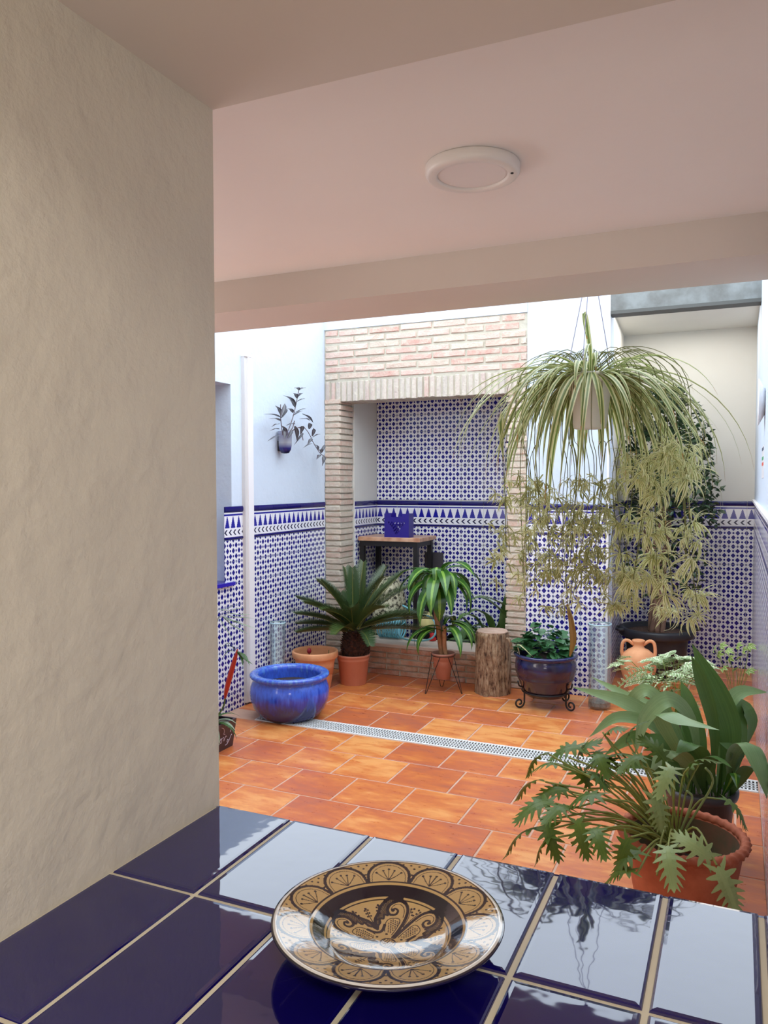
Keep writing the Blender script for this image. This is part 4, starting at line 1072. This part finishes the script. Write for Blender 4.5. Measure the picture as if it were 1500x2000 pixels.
# second black trough with dark plants to its left
c = Vector((-2.13, 6.40, .06))
t = thing('shade_plant', 'low dark leafy plant in a black pot in the niche behind the corn plant', 'potted plant', c)
part('pot', MB().lathe([(.12, 0), (.15, .2), (.156, .21), (.146, .21), (.12, .05), (.001, .04)], 30, c), M_blackp, t, smooth=True)
for i in range(18):
    a = i * 2.39996
    part('leaf', MB().ribbon(arc(c + Vector((0, 0, .18)), a, math.radians(ru(30, 80)), ru(.22, .30), ru(1.6, 2.4), 10), leafw(10, .03, .5, .2), .2), M_aspid, t, smooth=True)

# ------------------------------------------------------------------ right hand plants
# aspidistra in dark pot
c = Vector((-0.135, 3.62, 0))
t = thing('aspidistra_plant', 'broad leaved aspidistra in a dark grey pot behind the rope rimmed terracotta pot', 'potted plant', c)
prof = [(.11, 0), (.115, .005), (.14, .25), (.152, .255), (.157, .27), (.157, .285), (.15, .292), (.141, .29), (.135, .27), (.12, .1), (.001, .09)]
part('pot', MB().lathe(prof, 48, c), simple('charcoal_pot', C(62, 62, 66), .35), t, smooth=True)
soil_disc(.136, .25, c, t)
Yb = c.y
A = [([(1400, 1560), (1425, 1450), (1400, 1360), (1352, 1258)], .058, M_aspid, 0), ([(1390, 1555), (1395, 1430), (1370, 1330), (1350, 1280)], .028, M_aspid, -.1),
     ([(1350, 1560), (1310, 1440), (1230, 1375), (1118, 1342)], .038, M_aspi, -.1), ([(1345, 1560), (1290, 1400), (1225, 1360), (1155, 1322)], .024, M_aspi, .1),
     ([(1340, 1555), (1290, 1430), (1210, 1400), (1150, 1440)], .027, M_aspi, -.2), ([(1365, 1560), (1355, 1420), (1310, 1365), (1262, 1400), (1240, 1475)], .037, M_aspi, -.25),
     ([(1370, 1560), (1320, 1420), (1270, 1350), (1235, 1365), (1228, 1395)], .030, M_aspi, 0), ([(1375, 1555), (1370, 1450), (1345, 1370), (1330, 1330)], .030, M_aspid, .1),
     ([(1385, 1560), (1360, 1470), (1335, 1395), (1310, 1345)], .026, M_aspid, 0), ([(1395, 1560), (1420, 1400), (1445, 1352), (1500, 1352)], .032, M_aspi, .15),
     ([(1420, 1560), (1450, 1460), (1448, 1380), (1470, 1410), (1455, 1465)], .040, M_aspid, .1), ([(1425, 1560), (1430, 1480), (1460, 1455), (1485, 1500), (1498, 1560)], .052, M_aspi, -.3),
     ([(1350, 1560), (1330, 1480), (1290, 1400), (1340, 1410), (1405, 1426)], .034, M_aspi, -.3), ([(1335, 1560), (1290, 1470), (1240, 1440), (1180, 1475)], .034, M_aspid, -.1),
     ([(1360, 1560), (1330, 1500), (1290, 1450), (1220, 1450)], .04, M_aspid, -.15), ([(1370, 1560), (1345, 1490), (1300, 1470), (1270, 1510)], .04, M_aspi, -.3),
     ([(1410, 1560), (1430, 1500), (1440, 1470), (1405, 1450)], .034, M_aspid, -.1), ([(1400, 1560), (1380, 1500), (1350, 1455), (1320, 1470)], .045, M_aspid, -.2),
     ([(1420, 1565), (1440, 1530), (1462, 1500), (1490, 1505)], .03, M_aspid, -.1), ([(1380, 1565), (1370, 1510), (1395, 1480), (1430, 1500)], .04, M_aspid, -.25),
     ([(1405, 1565), (1425, 1530), (1435, 1512), (1440, 1540)], .024, M_drac, -.2), ([(1350, 1565), (1300, 1520), (1265, 1490), (1225, 1500)], .036, M_aspid, -.1),
     ([(1365, 1560), (1320, 1470), (1300, 1400), (1285, 1345)], .022, M_philo, .15), ([(1390, 1562), (1350, 1500), (1345, 1440), (1330, 1410)], .036, M_aspid, .1)]
for q, wv, mt, dy in A:
    n_ = len(q); pts = [P(x, y, Yb + dy * k / (n_ - 1)) for k, (x, y) in enumerate(q)]
    hz = abs(q[-1][0] - q[0][0]) > 100
    sd = CR + Vector((0, 0, ru(-.3, .3))) + CF * ru(-.5, .5)
    m = MB().ribbon(spline(pts, 22), leafw(22, wv, .56, .12), .22, up=(0.2, -.75, .65), side=None if hz else sd)
    part('leaf', m, mt, t, smooth=True)
for i in range(14):
    x = 1345 + i * 6; part('stem', MB().tube([P(x, 1575, Yb + ru(-.05, .05)), P(x + ru(-14, 14), 1490, Yb + ru(-.05, .05))], .0035, 5), M_bromd, t)

# pale leaved fern-like plant behind it
c = Vector((-0.33, 4.80, 0))
t = thing('aralia_plant', 'pale edged small leaved aralia in a cream pot behind the aspidistra', 'potted plant', c)
part('pot', MB().lathe([(.09, 0), (.125, .17), (.135, .175), (.137, .2), (.125, .2), (.11, .1), (.001, .09)], 36, c), simple('cream_pot', C(222, 214, 182), .5), t, smooth=True)
soil_disc(.12, .17, c, t)
def compound(nl=7, L=.09):
    m = MB(); sp_ = arc((0, 0, 0), 0, .2, L * 1.1, .9, 8)
    m.tube(sp_, .0015, 4)
    for i in range(1, 8):
        for sg in (-1, 1):
            p = sp_[i]; d = Vector((.5, sg * .85, ru(-.2, .2))).normalized(); ln = L * .36 * math.sin(PI * (i / 8.5) ** .8) + .008
            m.ribbon([p, p + d * ln * .4 + Vector((0, 0, .003)), p + d * ln * .8, p + d * ln], [.003, .011, .008, .001], .15)
    m.ribbon([sp_[-1], sp_[-1] + Vector((.015, 0, -.006)), sp_[-1] + Vector((.03, 0, -.016))], [.003, .009, .001], .1)
    return m.mesh('frond', M_fern)
CF_ = [compound() for _ in range(4)]
for i in range(20):
    a = i * 2.39996; e_ = Vector((math.cos(a), math.sin(a), 0)); h = ru(.2, .42); r = ru(.05, .24)
    p = c + Vector((0, 0, .17)); q = p + e_ * r + Vector((0, 0, h)); part('stem', MB().tube(spline([p, p + e_ * r * .4 + Vector((0, 0, h * .6)), q], 8), .002, 4), M_ivy, t)
    for k in range(4):
        s2 = ru(.8, 1.3); link('frond', CF_[random.randrange(4)], t, q + Vector((ru(-.04, .04), ru(-.04, .04), ru(-.07, .02))), (ru(-.4, .4), ru(-.5, .3), a + ru(-1.2, 1.2)), (s2, s2, s2))
for q in ([(1330, 1350), (1270, 1310), (1235, 1318), (1205, 1345)], [(1330, 1350), (1280, 1325), (1250, 1328), (1225, 1335)]):
    s_ = spline([P(x, y, 4.8 - .1 * k) for k, (x, y) in enumerate(q)], 14); part('stem', MB().tube(s_, .002, 4), M_ivy, t)
    for k in range(4, 14):
        m = MB()
        for sg in (-1, 1): m.ribbon([s_[k], s_[k] + Vector((0, 0, sg * .014)) - CR * .008, s_[k] + Vector((0, 0, sg * .022)) - CR * .018], [.002, .006, .001], .1, up=(0, 1, 0))
        part('leaflet', m, M_fern, t)

# ivy like plant further back
c = Vector((-0.02, 5.35, 0))
t = thing('ivy_plant', 'light green star leaved ivy on thin stems in front of the alcove tiles', 'potted plant', c)
part('pot', MB().lathe([(.06, 0), (.085, .13), (.092, .135), (.093, .15), (.082, .15), (.07, .08), (.001, .07)], 30, c), M_rose, t, smooth=True)
soil_disc(.08, .125, c, t)
def star(L=.05):
    m = MB()
    for k in range(5):
        a = (k - 2) * .75; n = 5; s2 = (1, .8, .5)[abs(k - 2)]
        m.ribbon([(0, 0, 0), (L * s2 * .4 * math.cos(a), L * s2 * .4 * math.sin(a), .004), (L * s2 * .75 * math.cos(a), L * s2 * .75 * math.sin(a), .002), (L * s2 * math.cos(a), L * s2 * math.sin(a), -.004)], [.004, .012 * s2, .008 * s2, .001], .1)
    return m.mesh('leaf', M_ivy)
ST = [star() for _ in range(3)]
for x, y in ((1403, 1278), (1425, 1285), (1446, 1285), (1452, 1270), (1462, 1262), (1412, 1305), (1395, 1268), (1468, 1262), (1438, 1308), (1460, 1310), (1475, 1312), (1420, 1270), (1408, 1262), (1440, 1262)):
    q = P(x, y, 5.3 + ru(-.1, .05)); p = c + Vector((0, 0, .13)); q.x = min(q.x, XR - .05)
    part('stem', MB().tube(spline([p, (p + q) / 2 + Vector((.02, 0, .05)), q], 8), .0016, 4), M_ivy, t)
    link('leaf', ST[random.randrange(3)], t, q, (ru(.6, 1.4), ru(-.4, .4), ru(-1, 1) - 1.2))
sd = P(1440, 1372, 5.0)

# philodendron in rope rimmed terracotta pot
c = Vector((-0.165, 2.965, 0)); RZ = .345
t = thing('philodendron_plant', 'sprawling cut leaved philodendron in a wide terracotta pot with rope rim', 'potted plant', c)
prof = [(.13, 0), (.136, .006), (.165, .12), (.188, .24), (.198, .30), (.203, .318), (.206, .326), (.196, .334), (.188, .322), (.178, .27), (.165, .2), (.001, .19)]
part('pot', MB().lathe(prof, 64, c), M_clayr, t, smooth=True)
rope = MB(); n_ = 260; m_ = 8; vs = []; fs = []
for i in range(n_):
    a = 2 * PI * i / n_
    for k in range(m_):
        th = 2 * PI * k / m_; rr = .0165 * (1 + .20 * math.sin(2 * th + a * 36))
        R0 = .207 + rr * math.cos(th); vs.append((c.x + R0 * math.cos(a), c.y + R0 * math.sin(a), RZ - .006 + rr * math.sin(th)))
for i in range(n_):
    for k in range(m_): fs.append((i * m_ + k, ((i + 1) % n_) * m_ + k, ((i + 1) % n_) * m_ + (k + 1) % m_, i * m_ + (k + 1) % m_))
rope.add(vs, fs); part('rope_rim', rope, M_clayr, t, smooth=True)
part('inner_wall', MB().lathe([(.187, .33), (.177, .27), (.164, .215), (.16, .21)], 48, c, cap=False), M_claystain, t, smooth=True).data.flip_normals()
soil_disc(.160, .205, c, t)
crown = P(1318, 1668, 2.92); crown.z = .30
part('rootstock', MB().tube(spline([(crown.x + .02, crown.y, .22), (crown.x + .01, crown.y, .27), (crown.x + .0, crown.y, .33)], 6), [.03, .034, .03, .028, .022, .012], 8), noisecol('stringy_crown', C(120, 70, 50), C(70, 48, 36), 50, .9, .6), t)
def philo_leaf(base, tip, L, up, mat, parent, droop=.18):
    """pinnately cut leaf laid from base to tip"""
    T = (tip - base); L = T.length * 1.05; T = T.normalized()
    S = T.cross(up).normalized(); N = S.cross(T).normalized(); m = MB()
    def pt(u, v): return base + T * (L * u) + S * (L * v) + N * (L * (droop * math.sin(PI * max(0, min(1, u + .12))) - .35 * abs(v) ** 1.6))
    # central blade
    us = [0, .08, .2, .35, .5, .65, .8, .92, 1.0]; cw = [.02, .09, .13, .14, .13, .11, .08, .045, .004]
    vs = []; uv = []
    for u, w_ in zip(us, cw): vs += [pt(u, -w_), pt(u, 0), pt(u, w_)]; uv += [(-.4, u), (0, u), (.4, u)]
    m.add(vs, [q for i in range(8) for q in ((i * 3, i * 3 + 1, i * 3 + 4, i * 3 + 3), (i * 3 + 1, i * 3 + 2, i * 3 + 5, i * 3 + 4))], uv)
    for u0, ln, du in ((.05, .22, -.16), (.17, .31, -.02), (.31, .33, .10), (.45, .29, .14), (.59, .23, .16), (.72, .16, .16), (.84, .09, .13)):
        for sg in (-1, 1):
            vs = []; uv = []
            for k in range(4):
                s_ = k / 3; wv = (.058, .054, .042, .010)[k]; uu = u0 + du * s_ ** 1.4; vv = sg * (.05 + ln * s_ * .86)
                vs += [pt(uu - wv, vv), pt(uu + wv, vv)]; uv += [(.6 * sg, uu), (.9 * sg, uu)]
            m.add(vs, [(0, 1, 3, 2), (2, 3, 5, 4), (4, 5, 7, 6)], uv)
    return part('leaf', m, mat, parent, smooth=True)
LV = [((1072, 1473), (1028, 1520), -.10, 0), ((1065, 1527), (1020, 1556), -.12, 0), ((1085, 1570), (1003, 1606), -.2, 0), ((1058, 1622), (984, 1676), -.25, 0), ((1138, 1463), (1088, 1480), .05, 0),
      ((1112, 1545), (1045, 1562), -.1, 0), ((1178, 1560), (1100, 1585), -.2, 0), ((1128, 1600), (1148, 1680), -.25, 0), ((1090, 1635), (1045, 1690), -.3, 0), ((1165, 1470), (1178, 1500), .05, 0),
      ((1205, 1490), (1150, 1500), .05, 0), ((1258, 1480), (1205, 1512), .0, 0), ((1365, 1492), (1330, 1545), .0, 0), ((1345, 1500), (1412, 1490), -.05, 0), ((1275, 1548), (1285, 1592), -.15, 1),
      ((1305, 1655), (1312, 1708), -.30, 1), ((1400, 1690), (1432, 1765), -.32, 1), ((1255, 1665), (1212, 1700), -.3, 0), ((1232, 1635), (1208, 1700), -.3, 0), ((1408, 1560), (1440, 1598), .0, 0),
      ((1140, 1510), (1180, 1540), .0, 0), ((1225, 1450), (1255, 1420), .1, 0), ((1180, 1490), (1250, 1478), .05, 0), ((1100, 1500), (1060, 1505), .0, 0), 
      ((1110, 1580), (1075, 1600), -.2, 0), ((1150, 1540), (1120, 1510), 0, 0), ((1300, 1490), (1270, 1460), .05, 0), ((1070, 1600), (1085, 1660), -.25, 0), ((1390, 1680), (1372, 1668), -.3, 1), ((1185, 1440), (1225, 1425), .1, 0),
      ((1315, 1500), (1300, 1530), -.1, 1), ((1245, 1705), (1190, 1725), -.35, 0), ((1130, 1485), (1165, 1455), .08, 0), ((1160, 1620), (1175, 1660), -.3, 0)]
for b0, t0, dy, sh in LV:
    Y0 = 2.92 + dy; b = P(b0[0], b0[1], Y0); tp = P(t0[0], t0[1], Y0 - ru(-.02, .08))
    if (tp - b).length < .12: tp = b + (tp - b).normalized() * ru(.12, .15)
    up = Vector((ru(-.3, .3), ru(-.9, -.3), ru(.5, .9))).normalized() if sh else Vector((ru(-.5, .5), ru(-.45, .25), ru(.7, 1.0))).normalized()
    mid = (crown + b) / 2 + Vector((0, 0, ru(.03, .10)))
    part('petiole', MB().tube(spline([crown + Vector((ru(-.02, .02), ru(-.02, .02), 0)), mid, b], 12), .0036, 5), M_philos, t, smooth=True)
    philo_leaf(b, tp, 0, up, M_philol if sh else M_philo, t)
for k in range(24):
    b0, t0, dy, sh = LV[(k * 7) % len(LV)]
    if b0[0] > 1260: continue
    e_ = P(b0[0] + ru(-10, 40), b0[1] + ru(-25, 25), 2.92 + dy * .8); mid = (crown + e_) / 2 + Vector((0, ru(-.03, .03), ru(.0, .10)))
    part('petiole', MB().tube(spline([crown + Vector((ru(-.03, .02), ru(-.03, .03), 0)), mid, e_], 12), ru(.0026, .004), 5), M_philos, t, smooth=True)
for q in ([(1310, 1668), (1345, 1610), (1388, 1540), (1390, 1515), (1378, 1500)], [(1312, 1668), (1335, 1610), (1352, 1560), (1342, 1545)]):
    part('petiole', MB().tube(spline([P(x, y, 2.9 - .02 * k) for k, (x, y) in enumerate(q)], 16), .004, 6), M_philol, t, smooth=True)

# ------------------------------------------------------------------ wall plate and sticker on the right wall
cp = Vector((XR - .004, 4.75, 2.03))
t = thing('wall_plate', 'white and blue ceramic plate hanging edge on against the white wall', 'plate', cp)
m = MB(); m.lathe([(0, 0), (.06, 0), (.075, .012), (.125, .03), (.128, .028), (.07, -.002)], 40)
m.v = [(cp.x - z * 1.0, cp.y + x, cp.z + y) for x, y, z in m.v]
part('dish', m, M_pipe, t, smooth=True)
m = MB(); m.lathe([(.088, .0165), (.104, .0225), (.104, .0235), (.088, .0175)], 40, close=True); m.v = [(cp.x - z - .001, cp.y + x, cp.z + y) for x, y, z in m.v]
part('blue_band', m, M_sill, t, smooth=True)
cs = Vector((XR, 4.95, 1.73))
t = thing('energy_label', 'small energy rating sticker with blue, green and red stripes on the wall', 'sticker', cs)
part('paper', MB().box(XR - .002, XR, 4.75, 5.15, 1.62, 1.80), M_pipe, t)
for z, cl in ((1.775, C(40, 60, 90)), (1.722, C(70, 160, 110)), (1.69, C(220, 90, 70))):
    part('stripe', MB().box(XR - .003, XR - .002, 4.8, 5.1, z, z + .018), simple('label_stripe', cl, .6), t)

# ------------------------------------------------------------------ painted plate on the counter
pcx, pcy, pz = -0.388, 0.872, 1.0206
t = thing('painted_plate', 'hand painted cream and dark brown arabesque plate on the blue tiled counter', 'plate', (pcx, pcy, pz))
RO = .1425
def pprof(r):      # height of the upper surface at radius r
    if r < .072: return .010 + .012 * (r / .072) ** 2
    if r < .096:
        s = (r - .072) / .024; return .022 + .015 * (s ** .9) 
    s = (r - .096) / (RO - .096); return .037 + .010 * s - .0025 * max(0, s - .9) / .1
NA, NR = 840, 230
rr_ = np.linspace(0.0006, RO, NR); th_ = np.linspace(0, 2 * PI, NA, endpoint=False)
Rg, Tg = np.meshgrid(rr_, th_, indexing='ij')
Zg = np.vectorize(pprof)(rr_)[:, None] + 0 * Tg
cream = np.array(C(200, 168, 116)[:3]); ink = np.array(C(26, 16, 34)[:3]); white = np.array(C(226, 224, 222)[:3])
paint = np.zeros(Rg.shape)          # 1 = ink
X, Y_ = Rg * np.cos(Tg), Rg * np.sin(Tg)
def stroke(pts, w):
    """mark ink along a polyline (plate coordinates in metres)"""
    global paint
    pts = np.array([(p[0], p[1]) for p in pts]); w = np.broadcast_to(w, (len(pts),))
    x0, y0 = pts.min(0) - w.max(); x1, y1 = pts.max(0) + w.max()
    sel = (X > x0) & (X < x1) & (Y_ > y0) & (Y_ < y1)
    xs_, ys_ = X[sel], Y_[sel]; best = np.zeros(xs_.shape, bool)
    for i in range(len(pts) - 1):
        a, b = pts[i], pts[i + 1]; d = b - a; L2 = max(d @ d, 1e-12)
        tt = np.clip(((xs_ - a[0]) * d[0] + (ys_ - a[1]) * d[1]) / L2, 0, 1)
        dist = np.hypot(xs_ - a[0] - tt * d[0], ys_ - a[1] - tt * d[1]); best |= dist < (w[i] + (w[i + 1] - w[i]) * tt)
    paint[sel] = np.maximum(paint[sel], best)
def pol(r, a): return (r * math.cos(a), r * math.sin(a))
def sp2(pts, n=24): return [(p.x, p.y) for p in spline([Vector((x, y, 0)) for x, y in pts], n)]
# rings
for a_, b_ in ((.0785, .0925), (.0955, .0985), (.1345, .1362), (.1405, .2)): paint[(Rg > a_) & (Rg < b_)] = 1
# eleven arches on the rim
NAr = 11
for k in range(NAr):
    a0 = math.radians(178.5) + k * 2 * PI / NAr; hw_ = PI / NAr
    for sc, w_ in ((1.0, .0011), (.84, .0005)):
        pts = [pol(.098 + (.0365 * sc) * math.sqrt(max(0, 1 - (u) ** 2)), a0 + u * hw_ * (0.97 if sc == 1 else .80)) for u in np.linspace(-1, 1, 25)]
        stroke(pts, w_ if sc == 1 else .0004)
        if sc == 1: stroke(pts, .0021)
    for da in (-.5, -.22, 0, .22, .5):
        L_ = .021 - abs(da) * .012; pts = [pol(.100, a0), pol(.100 + L_ * .5, a0 + da * .18), pol(.100 + L_, a0 + da * .30)]
        stroke(pts, .0006); stroke([pts[-1], pts[-1]], .0017)
    for (dr, da) in ((.118, -.05), (.118, .05), (.124, -.09), (.124, 0), (.124, .09), (.130, -.13), (.130, -.045), (.130, .045), (.130, .13), (.112, 0)):
        p = pol(dr + .001, a0 + hw_ + da); stroke([p, p], .0016)
# three mirrored pairs of curled fronds in the well, petals between them
def fill(poly, v):
    """wash the inside of a closed outline with a part of the ink"""
    px_ = [p[0] for p in poly]; py_ = [p[1] for p in poly]
    sel = (X > min(px_)) & (X < max(px_)) & (Y_ > min(py_)) & (Y_ < max(py_))
    xs_, ys_ = X[sel], Y_[sel]; ins = np.zeros(xs_.shape, bool); n = len(poly)
    for i in range(n):
        (x1, y1), (x2, y2) = poly[i], poly[(i + 1) % n]
        if y1 != y2: ins ^= ((y1 > ys_) != (y2 > ys_)) & (xs_ < (x2 - x1) * (ys_ - y1) / (y2 - y1) + x1)
    paint[sel] = np.maximum(paint[sel], ins * v)
for k in range(3):
    for sg in (-1, 1):
        ax_ = math.radians(80) + k * 2 * PI / 3; ca, sa = math.cos(ax_), math.sin(ax_)
        def T2(x, y): y = y * sg; return (x * ca - y * sa, x * sa + y * ca)
        def TT(l): return [T2(x, y) for x, y in l]
        curl = sp2(TT([(.013, .001), (.030, .0022), (.050, .0055), (.064, .011), (.0705, .020), (.068, .030), (.058, .0355), (.049, .033), (.0455, .026), (.050, .0205), (.056, .0215), (.057, .0265), (.0535, .0275)]), 90)
        outer_ = sp2(TT([(.0735, .026), (.066, .040), (.052, .0445), (.038, .0405), (.029, .0385), (.0225, .0345), (.019, .030)]), 50)
        inner_ = sp2(TT([(.059, .0365), (.050, .0345), (.043, .0285), (.041, .0325), (.035, .030), (.032, .0335), (.026, .029), (.019, .030)]), 50)
        fill(outer_ + inner_[::-1], .74)
        for i in range(3, 48, 2): stroke([outer_[i], inner_[max(0, i - 3)]], .0004)
        stroke(curl, np.concatenate([np.full(50, .0021), np.linspace(.0021, .0011, 40)])); stroke([curl[-1], curl[-1]], .0026)
        stroke(outer_, .0020); stroke(inner_, .0013)
        stroke(sp2(TT([(.050, .0095), (.060, .014), (.0655, .021), (.064, .028), (.058, .031), (.053, .030)]), 30), .0005)
        stroke(sp2(TT([(.016, .005), (.030, .0065), (.044, .0105), (.0435, .018), (.037, .024), (.026, .022), (.017, .016)]), 40), .0006)
        for u in range(9):
            for v in range(4):
                x_ = .019 + u * .0026; y_ = .0085 + v * .0032 + (u % 2) * .0016
                if y_ < .008 + (x_ - .012) * .6 and x_ < .041: p = T2(x_, y_); stroke([p, p], .0010)
        stroke([T2(.014, .011), T2(.014, .0112)], .0017)
        pts = TT([(.036, .0005), (.050, .0022), (.064, .0065)]); stroke(sp2(pts, 12), .0005); stroke([pts[0], pts[0]], .0012)
        for x_, y_ in ((.066, .0068), (.062, .0035), (.068, .0035), (.058, .001)): p = T2(x_, y_); stroke([p, p], .0015)
    # wide petal between two pairs
    ax_ = math.radians(20) + k * 2 * PI / 3; ca, sa = math.cos(ax_), math.sin(ax_)
    def T3(x, y): return (x * ca - y * sa, x * sa + y * ca)
    stroke(sp2([T3(.033, -.012), T3(.026, -.006), T3(.0235, 0), T3(.026, .006), T3(.033, .012)], 20), .0020)
    for dy in (-.0030, 0, .0030): stroke([T3(.029, 0), T3(.0345, dy)], .0017)
    for dy in (-.012, 0, .012):
        pts = sp2([T3(.036, dy * .45), T3(.050, dy), T3(.066, dy * 1.5)], 14); stroke(pts, .0006); stroke([pts[0], pts[0]], .0014)
        for i in (8, 10, 12):
            for q_ in (-1, 1): p = pts[i]; p = (p[0] - sa * q_ * .0022, p[1] + ca * q_ * .0022); stroke([p, p], .0014)
        stroke([pts[-1], pts[-1]], .0017)
paint[(Rg > .0085) & (Rg < .0105)] = 1
for a_ in np.linspace(-.008, .008, 6): stroke([(a_, -.007), (a_ + .002, .007)], .0004); stroke([(-.007, a_), (.007, a_ - .002)], .0004)
paint[(Rg > .0745) & (Rg < .0758)] = 1
colr = cream[None, None, :] * (1 - paint[..., None]) + ink[None, None, :] * paint[..., None]
wm = (Rg > .1366) & (Rg < .1402); colr[wm] = white
# mesh
vsn = np.stack([X, Y_, Zg], -1).reshape(-1, 3)
idx = np.arange(NR * NA).reshape(NR, NA)
q = np.stack([idx[:-1, :], np.roll(idx, -1, 1)[:-1, :], np.roll(idx, -1, 1)[1:, :], idx[1:, :]], -1).reshape(-1, 4)
q = q[:, ::-1]
me = bpy.data.meshes.new('dish'); me.vertices.add(len(vsn)); me.vertices.foreach_set('co', vsn.astype(np.float32).ravel())
me.loops.add(q.size); me.loops.foreach_set('vertex_index', q.astype(np.int32).ravel())
me.polygons.add(len(q)); me.polygons.foreach_set('loop_start', (np.arange(len(q)) * 4).astype(np.int32)); me.polygons.foreach_set('loop_total', np.full(len(q), 4, np.int32))
me.polygons.foreach_set('use_smooth', np.ones(len(q), bool))
me.update(calc_edges=True)
ca_ = me.color_attributes.new('glaze_paint', 'FLOAT_COLOR', 'POINT')
ca_.data.foreach_set('color', np.concatenate([colr.reshape(-1, 3), np.ones((NR * NA, 1))], 1).astype(np.float32).ravel())
s = NT('painted_glaze'); at_ = s.n('ShaderNodeVertexColor'); at_.layer_name = 'glaze_paint'
nz = s.noise(s.coord(), 40, 3); s.bump(nz, .06, .01)
M_plate = s.out(at_.outputs[0], 0.07, IOR=1.6, Coat_Weight=.6, Coat_Roughness=.03)
me.materials.append(M_plate)
o = link('painted_dish', me, t, (pcx, pcy, pz))
part('outer_shell', MB().lathe([(.001, .006), (.05, .0075), (.075, .014), (.098, .028), (.136, .038), (.1418, .041), (RO + .0006, .0435), (RO, pprof(RO) + .0001)], 96, (pcx, pcy, pz)), simple('ink_glaze', C(28, 24, 60), .12, Coat_Weight=.5), t, smooth=True)
part('foot_ring', MB().lathe([(.048, .0075), (.050, .0), (.058, .0), (.061, .0085)], 64, (pcx, pcy, pz)), noisecol('bare_clay', C(170, 104, 78), C(150, 86, 62), 20, .8), t, smooth=True)
